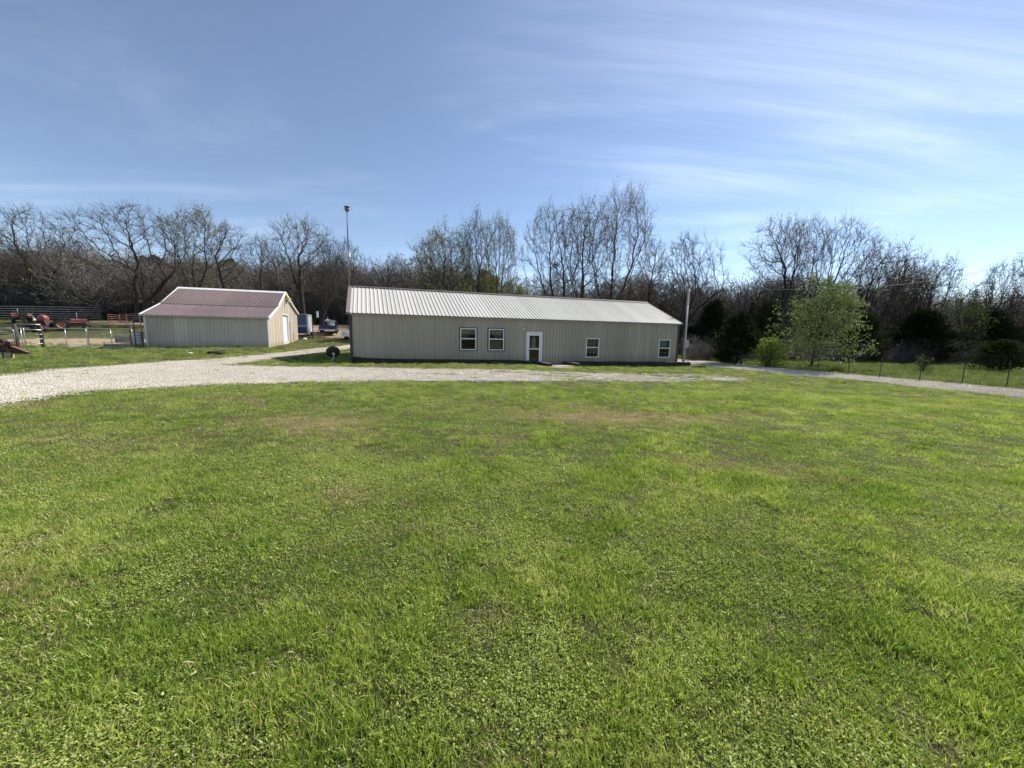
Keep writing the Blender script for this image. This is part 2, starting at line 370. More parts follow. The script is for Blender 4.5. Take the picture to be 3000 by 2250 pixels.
# ------------------------------------------------------------------ ground layout (edges in picture px, laid on the ground)
def gl(pts): return np.array([gnd(*p)[:2] for p in pts])
UPL = gl([(0, 1105), (95, 1094), (190, 1083), (350, 1071), (500, 1060), (595, 1055), (700, 1046), (789, 1037), (933, 1020), (1019, 1012)])
LOW = gl([(0, 1184), (81, 1169), (271, 1146), (447, 1136), (651, 1125), (949, 1119), (1153, 1116), (1492, 1117), (1898, 1120), (2034, 1116), (2224, 1113)])
ISL = gl([(635, 1071), (820, 1075), (1000, 1077), (1135, 1080), (1226, 1082), (1339, 1083), (1497, 1085), (1643, 1091), (1833, 1094), (2080, 1097), (2224, 1112.5)])
ISU = gl([(635, 1070), (789, 1052), (903, 1037), (1019, 1021)])
RUP = gl([(1987, 1052), (2058, 1056), (2131, 1064), (2228, 1074), (2326, 1084), (2500, 1098), (2733, 1118), (3000, 1142)])
RLO = gl([(2009, 1064), (2082, 1073), (2180, 1084), (2326, 1100), (2500, 1113), (2592, 1122), (2733, 1138), (2875, 1152), (3000, 1166)])
def ext(a, i, L):            # carry an edge on beyond its end
    d = (a[0] - a[1]) if i == 0 else (a[-1] - a[-2]); d = d / np.linalg.norm(d)
    return np.vstack([a[0] + d * L, a]) if i == 0 else np.vstack([a, a[-1] + d * L])
UPLx = ext(ext(UPL, 0, 14), 1, 14); LOWx = ext(LOW, 0, 14); ISUx = ext(ISU, 1, 14)
RUPx = ext(ext(RUP, 1, 12), 0, 0.01); RLOx = ext(RLO, 1, 12)
RUPx = np.vstack([[RUP[0] + [-1.5, 6]], [RUP[0] + [-.3, 2.2]], RUPx]); RLOx = np.vstack([[RLO[0] + [-4.2, 7.5]], [RLO[0] + [-1.6, 3.4]], RLOx])
def resample(a, n):
    d = np.r_[0, np.cumsum(np.linalg.norm(np.diff(a, axis=0), axis=1))]; t = np.linspace(0, d[-1], n)
    return np.c_[np.interp(t, d, a[:, 0]), np.interp(t, d, a[:, 1])]
def inside(poly, x, y):
    x = np.asarray(x); y = np.asarray(y); r = np.zeros(x.shape, bool); n = len(poly)
    for i in range(n):
        x0, y0 = poly[i]; x1, y1 = poly[(i + 1) % n]
        c = ((y0 > y) != (y1 > y)) & (x < (x1 - x0) * (y - y0) / (y1 - y0 + 1e-12) + x0); r ^= c
    return r
# drive 1: main sweep from the left, forking round the grass island; drive 2: the lane at the right
polyA = np.vstack([LOWx, ISL[::-1], ISUx[1:], UPLx[::-1]])
polyR = np.vstack([RLOx, RUPx[::-1]])
A_H = .3566; HA = np.array([-8.7371, 20.8398]); HU = np.array([math.cos(A_H), math.sin(A_H)]); HN = np.array([-math.sin(A_H), math.cos(A_H)])
HL, HW = 22.3546, 7.75
B_B = .3243; BA = np.array([-26.4465, 27.8671]); BU = np.array([math.cos(B_B), math.sin(B_B)]); BN = np.array([-math.sin(B_B), math.cos(B_B)])
BL, BW, BZ = 7.6886, 10.93, .178
polyH = np.array([HA - HN * .05, HA + HU * HL - HN * .05, HA + HU * HL + HN * HW, HA + HN * HW])
polyB = np.array([BA, BA + BU * BL, BA + BU * BL + BN * BW, BA + BN * BW])
def edge_dist(poly, x, y):
    x = np.asarray(x); d = np.full(x.shape, 1e9)
    for i in range(len(poly)):
        a = poly[i]; b = poly[(i + 1) % len(poly)]; ab = b - a; t = np.clip(((x - a[0]) * ab[0] + (y - a[1]) * ab[1]) / (ab @ ab + 1e-12), 0, 1)
        d = np.minimum(d, np.hypot(x - a[0] - t * ab[0], y - a[1] - t * ab[1]))
    return d
def in_drive(x, y):
    return inside(polyA, x, y) | inside(polyR, x, y)
ELL = [  # worn / dry places: centre px, radii in metres, strength
    ((900, 1240), 1.6, 1.0, .75), ((1800, 1222), 2.6, .8, .9), ((1500, 1190), 3.6, 1.2, .45), ((2130, 1360), .9, .35, .75), ((2290, 1375), .6, .3, .7),
    ((620, 1170), 2.2, .8, .55), ((2200, 1220), 1.0, .4, .6), ((1020, 1460), .5, .3, .6), ((1450, 1800), .16, .10, .9), ((1190, 1560), .5, .15, .6), ((2420, 1410), .6, .2, .6), ((150, 1190), 2.0, .9, .5),
    ((1450, 1285), .5, .25, .6), ((1750, 1370), .35, .2, .5), ((420, 1045), 5.0, 1.2, .55), ((760, 1012), 3, 2.5, .4), ((40, 1730), .5, .2, .6), ((2100, 1180), 3.5, .7, .35), ((300, 1290), 1.6, .4, .4)]
ELLW = [(gnd(*c), a, b, s) for c, a, b, s in ELL]
def dryness(x, y):
    d = np.clip((fbm(x * .55, y * .55, 3) - .50) * 2.6, 0, 1) * .55 + np.clip((fbm(x * 2.3, y * 2.3, 11) - .58) * 4, 0, 1) * .35
    for c, a, b, s in ELLW:
        q = ((x - c[0]) / a) ** 2 + ((y - c[1]) / b) ** 2
        d = np.maximum(d, 1.05 * s * np.exp(-q * .9) * (.45 + .9 * fbm(x * 3, y * 3, 5)))
    return np.clip(d, 0, 1)
DIRT = [  # bare yard behind the gates, between barn and house, pasture
    (np.array([-36, 33.]), 9, 5.5, 1.0), (np.array([-24., 52.]), 13, 8., 1.0), (np.array([-50, 56.]), 14, 4., .8), (np.array([-30.3, 27.6]), 5, 1.2, .8), (np.array([2.6, 23.2]), 1.3, 1.0, .8)]
def dirtness(x, y):
    d = np.zeros(np.shape(x))
    for c, a, b, s in DIRT:
        q = ((x - c[0]) / a) ** 2 + ((y - c[1]) / b) ** 2; d = np.maximum(d, s * np.clip(1.5 - q, 0, 1))
    return d

def axis(lo, hi, a, b, st):
    m = list(np.arange(a, b + 1e-6, st)); s = st; x = a
    left = []
    while x > lo: s *= 1.25; x -= s; left.append(x)
    s = st; x = b; right = []
    while x < hi: s *= 1.25; x += s; right.append(x)
    return np.array(left[::-1] + m + right)
gx = axis(-1800, 1800, -66, 46, .6); gy = axis(-260, 2400, -3, 66, .6)
GX, GY = np.meshgrid(gx, gy); GZ = H(GX, GY)
nx, ny = len(gx), len(gy); idx = np.arange(nx * ny).reshape(ny, nx)
F = np.stack([idx[:-1, :-1], idx[:-1, 1:], idx[1:, 1:], idx[1:, :-1]], -1).reshape(-1, 4)

def ground_mat():
    m = bpy.data.materials.new('lawn_soil'); m.use_nodes = True; nt = m.node_tree; N = nt.nodes; L = nt.links; b = N['Principled BSDF']
    b.inputs['Roughness'].default_value = .95; b.inputs['Specular IOR Level'].default_value = .1
    geo = N.new('ShaderNodeNewGeometry')
    def noise(s, d=6):
        n = N.new('ShaderNodeTexNoise'); n.inputs['Scale'].default_value = s; n.inputs['Detail'].default_value = d; n.inputs['Roughness'].default_value = .65; L.new(geo.outputs['Position'], n.inputs['Vector']); return n.outputs['Fac']
    def mix(f, a, c):
        x = N.new('ShaderNodeMix'); x.data_type = 'RGBA'
        for s, v in (('Factor', f), ('A', a), ('B', c)):
            if isinstance(v, tuple): x.inputs[s].default_value = (*v, 1)
            elif isinstance(v, float): x.inputs[s].default_value = v
            else: L.new(v, x.inputs[s])
        return x.outputs['Result']
    def mr(v, lo, hi):
        r = N.new('ShaderNodeMapRange'); r.interpolation_type = 'SMOOTHSTEP'; r.inputs['From Min'].default_value = lo; r.inputs['From Max'].default_value = hi; L.new(v, r.inputs['Value']); return r.outputs[0]
    def add(a, c):
        q = N.new('ShaderNodeMath'); q.operation = 'ADD'; L.new(a, q.inputs[0])
        if isinstance(c, float): q.inputs[1].default_value = c
        else: L.new(c, q.inputs[1])
        return q.outputs[0]
    green = mix(mr(noise(.5), .35, .65), (.055, .065, .02), (.09, .095, .03))
    green = mix(mr(noise(14.), .4, .7), green, (.075, .06, .035))
    da = N.new('ShaderNodeAttribute'); da.attribute_name = 'dry'
    dryc = mix(noise(9.), (.17, .14, .06), (.30, .23, .12))
    c = mix(mr(add(da.outputs['Fac'], noise(5.)), .75, 1.25), green, dryc)
    di = N.new('ShaderNodeAttribute'); di.attribute_name = 'dirt'
    soil = mix(mr(noise(2.2), .3, .7), (.30, .22, .145), (.43, .335, .23))
    c = mix(mr(add(di.outputs['Fac'], noise(1.1)), .78, 1.12), c, soil)
    L.new(c, b.inputs['Base Color'])
    bp = N.new('ShaderNodeBump'); bp.inputs['Strength'].default_value = .7; bp.inputs['Distance'].default_value = .04; L.new(noise(20.), bp.inputs['Height']); L.new(bp.outputs[0], b.inputs['Normal'])
    return m
me = np_mesh('ground', np.stack([GX, GY, GZ], -1).reshape(-1, 3), F, [ground_mat()], smooth=True)
for nm, fn in (('dry', dryness), ('dirt', dirtness)):
    a = me.attributes.new(nm, 'FLOAT', 'POINT'); a.data.foreach_set('value', fn(GX.ravel(), GY.ravel()).astype(np.float32))
ground = bpy.data.objects.new('ground', me); COL.objects.link(ground); tag(ground, kind='structure')

# gravel sheets: fine grid cells kept where they fall inside the drive (ragged edge)
def gravel_mat():
    m = bpy.data.materials.new('limestone_gravel'); m.use_nodes = True; nt = m.node_tree; N = nt.nodes; L = nt.links; b = N['Principled BSDF']
    b.inputs['Roughness'].default_value = .95; b.inputs['Specular IOR Level'].default_value = .15
    geo = N.new('ShaderNodeNewGeometry')
    v = N.new('ShaderNodeTexVoronoi'); v.inputs['Scale'].default_value = 26; L.new(geo.outputs['Position'], v.inputs['Vector'])
    n = N.new('ShaderNodeTexNoise'); n.inputs['Scale'].default_value = .9; n.inputs['Detail'].default_value = 6; L.new(geo.outputs['Position'], n.inputs['Vector'])
    r = N.new('ShaderNodeValToRGB'); e = r.color_ramp.elements; e[0].color = (.36, .315, .25, 1); e[1].color = (.62, .565, .48, 1); e[0].position = .05; e[1].position = .7
    sp = N.new('ShaderNodeSeparateColor'); L.new(v.outputs['Color'], sp.inputs[0]); L.new(sp.outputs[0], r.inputs['Fac'])
    x = N.new('ShaderNodeMix'); x.data_type = 'RGBA'; x.blend_type = 'MULTIPLY'; x.inputs['Factor'].default_value = 1
    r2 = N.new('ShaderNodeValToRGB'); r2.color_ramp.elements[0].color = (.78, .72, .62, 1); r2.color_ramp.elements[1].color = (1, 1, 1, 1); r2.color_ramp.elements[0].position = .35; r2.color_ramp.elements[1].position = .58; L.new(n.outputs['Fac'], r2.inputs['Fac'])
    L.new(r.outputs[0], x.inputs['A']); L.new(r2.outputs[0], x.inputs['B']); L.new(x.outputs['Result'], b.inputs['Base Color'])
    bp = N.new('ShaderNodeBump'); bp.inputs['Strength'].default_value = .3; bp.inputs['Distance'].default_value = .02; L.new(v.outputs['Distance'], bp.inputs['Height']); L.new(bp.outputs[0], b.inputs['Normal'])
    return m
M_gravel = gravel_mat()
def thin_grass_on_drive(x, y):
    """grass creeping over the gravel: 0..1, along the front strip before the house and on crowns of the tracks"""
    f = np.clip((fbm(x * .35, y * 1.6, 21) - .47) * 5, 0, 1)
    front = S((x + 9) / 9) * (y < 24) * (x < 14)
    right = S((x - 1) / 7) * (y < 24) * (x < 14)
    return np.clip(f * (.12 + .8 * front) + right * .45 * f + .35 * right * fbm(x * .8, y * 2, 8), 0, 1)
def gravel_sheet(name, poly, st=.16):
    lo = poly.min(0) - .3; hi = poly.max(0) + .3
    lo = np.maximum(lo, [-46, 4]); hi = np.minimum(hi, [48, 60])
    xs = np.arange(lo[0], hi[0], st); ys = np.arange(lo[1], hi[1], st); X, Y = np.meshgrid(xs, ys)
    cx = X[:-1, :-1] + st / 2; cy = Y[:-1, :-1] + st / 2
    wob = (fbm(cx * 1.3, cy * 1.3, 31) - .5) * .9 + (fbm(cx * 5, cy * 5, 33) - .5) * .45
    sd = edge_dist(poly, cx, cy) * np.where(inside(poly, cx, cy), 1, -1)
    keep = sd + wob > .03
    keep &= ~((thin_grass_on_drive(cx, cy) > .62) & (fbm(cx * 3, cy * 6, 41) > .40))
    ii = np.arange(X.size).reshape(X.shape)
    Q = np.stack([ii[:-1, :-1], ii[:-1, 1:], ii[1:, 1:], ii[1:, :-1]], -1)[keep]
    u, inv = np.unique(Q, return_inverse=True)
    V = np.c_[X.ravel()[u], Y.ravel()[u]]
    V = V + (RNG.random(V.shape) - .5) * st * .55
    V = np.c_[V, H(V[:, 0], V[:, 1]) + .018]
    me = np_mesh(name, V, inv.reshape(-1, 4), [M_gravel], smooth=True)
    o = bpy.data.objects.new(name, me); COL.objects.link(o); tag(o, kind='structure'); return o
gravel_sheet('gravel_drive', polyA)
gravel_sheet('gravel_lane', polyR)

# ------------------------------------------------------------------ ribbed metal panels
def ribs(w0, w1, pitch=.2286, rh=.02, b=.030, t=.020):
    pts = [(w0, 0.)]; k = math.ceil((w0 + b) / pitch)
    while k * pitch + b < w1:
        c = k * pitch; pts += [(c - b, 0.), (c - t, rh), (c + t, rh), (c + b, 0.)]; k += 1
    pts.append((w1, 0.)); return pts
def wall_panel(name, parent, w0, w1, place, top, bot, holes, m, rh=.02):
    """place(w, off, z) -> local point; top/bot functions of w; holes (w0,w1,z0,z1) are left open"""
    mb = MB(); pr = ribs(w0, w1, rh=rh)
    cuts = sorted({p[0] for p in pr} | {h for q in holes for h in q[:2] if w0 < h < w1})
    xs = np.array([p[0] for p in pr]); os_ = np.array([p[1] for p in pr])
    for a, b in zip(cuts[:-1], cuts[1:]):
        if b - a < 1e-4: continue
        oa, ob = np.interp(a, xs, os_), np.interp(b, xs, os_); c = (a + b) / 2
        iv = [(None, None)]
        segs = [(bot, top)]
        for h in sorted([q for q in holes if q[0] < c < q[1]], key=lambda q: q[2]):
            lo, hi = segs.pop(); segs += [(lo, (lambda w, z=h[2]: z)), ((lambda w, z=h[3]: z), hi)]
        for lo, hi in segs:
            if hi(c) - lo(c) < .01: continue
            mb._q([place(a, oa, lo(a)), place(b, ob, lo(b)), place(b, ob, hi(b)), place(a, oa, hi(a))], [(0, 1, 2, 3)])
    return mb.build(name, m, parent)
def solid_wall(name, parent, w0, w1, z0, z1, holes, y0, y1, m, swap=False):
    """wall core of blocks round its openings"""
    mb = MB(); xs = sorted({w0, w1} | {h for q in holes for h in q[:2]}); zs = sorted({z0, z1} | {h for q in holes for h in q[2:4]})
    for a, b in zip(xs[:-1], xs[1:]):
        for c, d in zip(zs[:-1], zs[1:]):
            if any(q[0] - 1e-6 <= a and b <= q[1] + 1e-6 and q[2] - 1e-6 <= c and d <= q[3] + 1e-6 for q in holes): continue
            if d <= z0 or c >= z1: continue
            if swap: mb.box(y0, y1, a, b, c, d)
            else: mb.box(a, b, y0, y1, c, d)
    return mb.build(name, m, parent)

# ------------------------------------------------------------------ ranch house
house = empty('ranch_house', (HA[0], HA[1], 0), A_H, 'long low beige metal-sided house with pale ribbed metal roof', 'house')
HE, HR = 2.6227, 4.3931
WIN = [(5.99, 6.97, .66, 1.95), (7.74, 8.73, .65, 1.95), (14.55, 15.56, .18, 1.475), (20.59, 21.63, .15, 1.45)]
DOOR = (10.23, 11.32, -.22, 1.81)
holes = [(a + .05, b - .05, c + .05, d - .05) for a, b, c, d in WIN] + [(DOOR[0] + .05, DOOR[1] - .05, DOOR[2], DOOR[3] - .05)]
wz = np.array([(0, .30), (.83, .21), (2.82, .14), (9.23, .06), (10.15, .0), (10.25, -.42), (12.7, -.42), (22.4, -.42)])
botf = lambda w: float(np.interp(w, wz[:, 0], wz[:, 1]))
npan = 25; pw = HL / npan
for i in range(npan):
    wall_panel('wall_panel', house, i * pw, (i + 1) * pw - .004, lambda w, o, z: (w, -o - (.003 if i % 2 else 0), z), lambda w: 2.56, botf, holes, M_siding, rh=.036)
solid_wall('wall_core', house, 0.01, HL - .01, .32, 2.5, holes, .012, .14, M_siding)
solid_wall('foundation', house, 0.03, HL - .03, -.9, .317, [holes[-1], holes[2], holes[3]], .05, .3, M_dark)
# gable ends (five-sided), left and right
for nm, x0, x1 in (('gable_wall', 0.0, .12), ('gable_wall', HL - .12, HL)):
    MB().prism([(.145, -.9), (HW, -.9), (HW, 2.5), (HW / 2, 4.27), (.145, 2.55)], x0 + .011, x1 - .011).build(nm, M_brown, house)
MB().box(.13, HL - .13, HW - .15, HW, -.9, 2.5).build('rear_wall', M_siding, house)
for x0, x1 in ((-.045, .10), (HL - .09, HL + .05)):
    MB().cbox(x0, x1, -.05, .16, -.75 if x0 > 1 else -.2, 2.56, .008).build('corner_trim', M_brown, house)
# front roof panels
e0 = np.array([-.15, HE]); r0 = np.array([HW / 2, HR]); sl = r0 - e0; nn = np.array([-sl[1], sl[0]]) / np.linalg.norm(sl)
ov = .15; rp = (HL + 2 * ov) / npan
def roof_panel_mesh(w, e, r, nrm, rh=.034):
    mb = MB(); pr = [(0., 0.)]
    for k in range(4):
        c = (k + .5) * w / 4; pr += [(c - .030, 0.), (c - .020, rh), (c + .020, rh), (c + .040, 0.)]
    pr.append((w, 0.))
    for (xa, oa), (xb, ob) in zip(pr[:-1], pr[1:]):
        if xb - xa < 1e-5: continue
        f = lambda x, o, q: (x, q[0] + nrm[0] * o, q[1] + nrm[1] * o)
        mb._q([f(xa, oa, e), f(xb, ob, e), f(xb, ob, r), f(xa, oa, r)], [(0, 1, 2, 3)])
        if ob > .001 or oa > .001: mb._q([f(xa, 0, e), f(xb, 0, e), f(xb, ob, e), f(xa, oa, e)], [(0, 1, 2, 3)])
    return mb
pm = roof_panel_mesh(rp, e0, r0, nn)
first = pm.build('roof_panel', M_roofw, house); first.location.x = -ov
for i in range(1, npan):
    o = first.copy(); COL.objects.link(o); o.parent = house; o.location.x = -ov + i * rp; o.location.z = .002 if i % 2 else 0
# deck under both slopes, rear slope, ridge cap, rake trims, fascia
dk = .06
MB().prism([(e0[0] + .01, e0[1] - dk), (e0[0] + .01, e0[1] - .006), (HW / 2, HR - .006), (HW + .14, HE - .006), (HW + .14, HE - dk), (HW / 2, HR - dk)], -ov + .01, HL + ov - .01).build('roof_deck', M_mauvetrim, house)
rb = MB()
for (xa, oa), (xb, ob) in zip(ribs(-ov, HL + ov)[:-1], ribs(-ov, HL + ov)[1:]):
    rb._q([(xa, HW / 2, HR + oa + .004), (xb, HW / 2, HR + ob + .004), (xb, HW + .15, HE + ob + .004), (xa, HW + .15, HE + oa + .004)], [(0, 1, 2, 3)])
rb.build('rear_roof', M_roofw, house)
cap = MB()
for sgn in (-1, 1):
    y0 = HW / 2; d = .17
    q = [(y0, HR + .075), (y0 + sgn * d, HR + .075 - d * sl[1] / sl[0]), (y0 + sgn * d, HR + .055 - d * sl[1] / sl[0]), (y0, HR + .05)]
    cap.prism(q, -ov - .03, HL + ov + .03)
cap.build('ridge_cap', mat('ridge_brown', (.10, .078, .072), (.14, .11, .10), 3, .5), house)
def rake(x0, x1, t=.05, dy=.02):
    q = [(e0[0] - dy, e0[1] - .07), (e0[0] - dy, e0[1] + t), (HW / 2, HR + t + .005), (HW / 2, HR - .07)]
    return MB().prism(q, x0, x1).build('rake_trim', M_mauvetrim, house)
rake(-ov - .03, -ov + .17); rake(HL + ov - .005, HL + ov + .03, .03)
MB().box(0, HL, -.14, -.02, HE - .11, HE - .07).build('soffit', M_siding, house)

def window(w, i, outer_black, grid, curtains):
    a, b, c, d = w; p = MB(); fw_ = .055
    for q in ((a, b, c, c + fw_), (a, b, d - fw_, d), (a, a + fw_, c + fw_, d - fw_), (b - fw_, b, c + fw_, d - fw_)): p.box(q[0], q[1], -.06, .05, q[2], q[3])
    win = p.build('window', M_white, house)
    if outer_black:
        t = .05; k = MB()
        for q in ((a - t, b + t, c - t, c - .001), (a - t, b + t, d + .001, d + t), (a - t, a - .001, c - .001, d + .001), (b + .001, b + t, c - .001, d + .001)): k.box(q[0], q[1], -.055, .02, q[2], q[3])
        k.build('casing', M_blacksteel, win)
    mz = (c + d) / 2 + .03
    MB().box(a + fw_, b - fw_, -.05, .03, mz - .03, mz + .03).build('meeting_rail', M_white, win)
    for z0, z1, y in ((c + fw_, mz - .03, .0), (mz + .03, d - fw_, -.02)):
        MB()._q([(a + fw_, y, z0), (b - fw_, y, z0), (b - fw_, y, z1), (a + fw_, y, z1)], [(0, 1, 2, 3)]).build('pane', M_glass, win)
        if grid:
            g = MB(); ww = b - a - 2 * fw_
            for f in (1 / 3, 2 / 3): g.box(a + fw_ + ww * f - .008, a + fw_ + ww * f + .008, y + .006, y + .014, z0, z1)
            zm = (z0 + z1) / 2; g.box(a + fw_, b - fw_, y + .0145, y + .022, zm - .008, zm + .008)
            g.build('muntin', M_white, win)
    r = MB(); D = .9
    r._q([(a + .05, D, c), (b - .05, D, c), (b - .05, D, d), (a + .05, D, d)], [(0, 1, 2, 3)])
    for q in ([(a + .05, .14, c), (a + .05, D, c), (a + .05, D, d), (a + .05, .14, d)], [(b - .05, .14, c), (b - .05, D, c), (b - .05, D, d), (b - .05, .14, d)], [(a, .14, c + .02), (b, .14, c + .02), (b, D, c + .02), (a, D, c + .02)], [(a, .14, d), (b, .14, d), (b, D, d), (a, D, d)]): r._q(q, [(0, 1, 2, 3)])
    r.build('room', M_room, win)
    for kind, poly, mm in curtains:
        n = 14; mb = MB()
        top, botp = poly
        vs = []
        for j in range(n + 1):
            f = j / n; yy = .16 + .02 * math.sin(f * 26)
            vs += [(top[0] + (top[1] - top[0]) * f, yy, top[2]), (botp[0] + (botp[1] - botp[0]) * f, yy + .01, botp[2])]
        mb._q(vs, [(2 * j, 2 * j + 2, 2 * j + 3, 2 * j + 1) for j in range(n)])
        mb.build(kind, mm, win)
    return win
w = WIN[0]; window(w, 0, True, False, [('curtain', ((w[0] + .06, w[0] + .72, w[3] - .08), (w[0] + .06, w[0] + .42, w[2] + .55)), M_curtain)])
w = WIN[1]; window(w, 1, True, False, [('curtain', ((w[0] + .2, w[1] - .06, w[3] - .08), (w[0] + .5, w[1] - .06, w[2] + .62)), M_curtain), ('curtain', ((w[0] + .2, w[1] - .08, w[2] + .58), (w[0] + .12, w[1] - .08, w[2] + .1)), M_curtain2)])
w = WIN[2]; window(w, 2, False, True, [('blind', ((w[0] + .06, w[1] - .06, w[3] - .06), (w[0] + .06, w[1] - .06, w[2] + .66)), M_curtain2)])
w = WIN[3]; window(w, 3, False, True, [('curtain', ((w[0] + .06, w[1] - .06, w[3] - .06), (w[0] + .06, w[1] - .06, w[2] + .68)), mat('mint_curtain', (.34, .42, .36), (.45, .5, .46), 6, .9, stretch=(4, 4, .6)))])
# storm door
a, b, c, d = DOOR
p = MB()
for q in ((a, a + .085, c, d), (b - .085, b, c, d), (a + .085, b - .085, d - .085, d)): p.cbox(q[0], q[1], -.055, .06, q[2], q[3], .006)
sd = p.build('door', M_white, house)
p = MB(); l, r_, t_ = a + .095, b - .095, d - .095
for q in ((l, l + .11, c + .02, t_), (r_ - .11, r_, c + .02, t_), (l + .11, r_ - .11, t_ - .13, t_), (l + .11, r_ - .11, .71, .77), (l + .11, r_ - .11, c + .02, c + .12)): p.box(q[0], q[1], -.035, .005, q[2], q[3])
p.build('storm_door_frame', M_white, sd)
for z0, z1 in ((.77, t_ - .13), (c + .12, .71)): MB()._q([(l + .11, -.014, z0), (r_ - .11, -.014, z0), (r_ - .11, -.014, z1), (l + .11, -.014, z1)], [(0, 1, 2, 3)]).build('pane', M_glass, sd)
MB().box(a + .08, b - .08, .085, .13, c, d - .05).build('inner_door', M_door, sd)
ov_ = MB(); cx_, cz_ = (l + r_) / 2, 1.12; ring = []
vs = [(cx_, .08, cz_)] + [(cx_ + .165 * math.cos(k * PI / 12), .08, cz_ + .40 * math.sin(k * PI / 12)) for k in range(24)]
ov_._q(vs, [(0, 1 + (k + 1) % 24, 1 + k) for k in range(24)]); ov_.build('oval_light', mat('etched_glass', (.34, .36, .30), (.5, .5, .42), 9, .3), sd)
MB().cbox(l + .03, l + .06, -.075, -.04, .62, .78, .006).build('handle', M_grey, sd)
pl = MB(); pl.lathe([(0, 0), (.10, 0), (.11, -.03), (.09, -.07), (.0, -.09)], 12, (9.97, -.12, 1.99)); pl.box(9.94, 10.0, -.12, -.012, 1.97, 2.03)
pl.build('porch_light', M_cream, house, True)
ch = MB(); P0 = [(HL + .06 + .12, .9, z) for z in (.7, 1.15, 1.55)] + [(HL + .15, .9, 1.62), (HL + .02, .9, 1.66)]
ch.tube(P0, .055, 8); ch.build('vent_pipe', M_whitep, house, True)

# timbers and walkway before the house
def hp(s, y, z): p = HA + HU * s + HN * y; return (p[0], p[1], z)
def tie(parent, s0, s1, y0, y1, z0, z1, m=M_timber, dz=0.):
    o = MB().cbox(0, s1 - s0, -(y1 - y0) / 2, (y1 - y0) / 2, 0, z1 - z0, .018).build('timber', m, parent)
    o.location = (s0, (y0 + y1) / 2, z0); o.rotation_euler = (0, dz, rnd.uniform(-.006, .006)); return o
lt = empty('timber_border', hp(0, 0, 0), A_H, 'low dark railroad tie border under the two left house windows', 'border')
rt = empty('timber_border', hp(0, 0, 0), A_H, 'dark stacked railroad tie border right of the walkway', 'border')
s = .15; k = 0
while s < 10.6:
    e = min(s + 2.35, 10.72); t = float(np.interp((s + e) / 2, [0, 3, 9.2, 10.7], [.15, .12, .05, .0]))
    tie(lt, s, e - .03, -.52, -.30, t - .38, t - .19); tie(lt, s + .04, e - .05, -.50, -.30, t - .19 + .002, t); s = e; k += 1
o = tie(lt, 0, 1.25, -.11, .11, -.42, -.22, M_timber); o.location = (10.78, -.42, -.25); o.rotation_euler = (0, .05, -1.25); o.scale = (1, 1.25, 1.2)
o = MB().box(0.03, 1.22, -.10, .10, .2, .206).build('sunlit_top', M_tiegrey, o)  # thin pale sheet: sunlit top painted onto the dark tie
s = 12.66
while s < 23.2:
    e = min(s + 2.4, 23.25); t = float(np.interp((s + e) / 2, [12.6, 23.25], [-.03, -.17]))
    tie(rt, s, e - .03, -.53, -.31, t - .42, t - .21); tie(rt, s + .03, e - .05, -.52, -.31, t - .21 + .003, t); s = e
tie(rt, 21.9, 24.4, -.78, -.56, -.66, -.44, dz=.0)
o = tie(rt, 0, 1.2, -.12, .12, -.6, -.3); o.location = (12.78, -.4, -.36); o.rotation_euler = (0, .06, -1.2); o.scale = (1, 1.2, 1.1)
MB().box(0.05, .55, -.10, .10, .3, .306).build('sunlit_top', M_tiegrey, o); MB().box(.62, 1.17, -.11, .10, .3, .307).build('sunlit_top', M_tiegrey, o)  # two pale sheets paint this tie's top as lit
wk = MB()._q([hp(11.3, -.02, -.245), hp(12.7, -.02, -.245), hp(13.1, -1.5, -.245), hp(11.7, -1.5, -.245), hp(11.3, -.02, -.50), hp(12.7, -.02, -.50), hp(13.1, -1.5, -.50), hp(11.7, -1.5, -.50)], [(3, 2, 1, 0), (4, 5, 6, 7), (0, 1, 5, 4), (1, 2, 6, 5), (2, 3, 7, 6), (3, 0, 4, 7)]).build('walkway', M_conc)
tag(wk, kind='structure')

# ------------------------------------------------------------------ barn
barn = empty('barn', (BA[0], BA[1], BZ), B_B, 'cream metal barn with faded mauve two-pitch roof beyond the gravel drive', 'barn')
PROF = [(-.2, 2.36), (2.75, 3.32), (5.9, 4.82), (8.81, 3.83), (11.2, 3.14)]
pz = lambda y: float(np.interp(y, [p[0] for p in PROF], [p[1] for p in PROF]))
nb_ = 9; bw = BL / nb_
for i in range(nb_):
    mm = M_barnwall2 if i < 2 else M_barnwall
    wall_panel('wall_panel', barn, i * bw, (i + 1) * bw - .003, lambda w, o, z: (w, -o - (.004 if i % 2 else 0), z), lambda w: 2.33, lambda w: -.5, [], mm, rh=.03)
MB().box(.05, BL - .05, .012, .12, -.5, 2.3).build('wall_core', M_barnwall2, barn)
gh = [(4.9, 7.0, -.6, 2.8), (7.45, 7.74, .26, 2.24), (8.84, 9.39, .46, 1.16)]
ng_ = 12; gw = BW / ng_
for i in range(ng_):
    wall_panel('gable_panel', barn, i * gw, (i + 1) * gw - .003, lambda w, o, z: (BL + o + (.004 if i % 2 else 0), w, z), lambda w: pz(w) - .05, lambda w: -.5, gh, M_barnwall, rh=.02)
for nm, x0, x1 in (('gable_core', BL - .30, BL - .155), ('gable_core', .02, .12)):
    MB().prism([(.13, -.5), (BW, -.5), (BW, pz(BW) - .09), (8.81, 3.74), (5.9, 4.7), (2.75, 3.22), (.13, pz(.13) - .1)], x0, x1).build(nm, M_barnwall2, barn)
MB().box(.13, BL - .31, BW - .12, BW - .001, -.5, 3.05).build('rear_wall', M_barnwall2, barn)
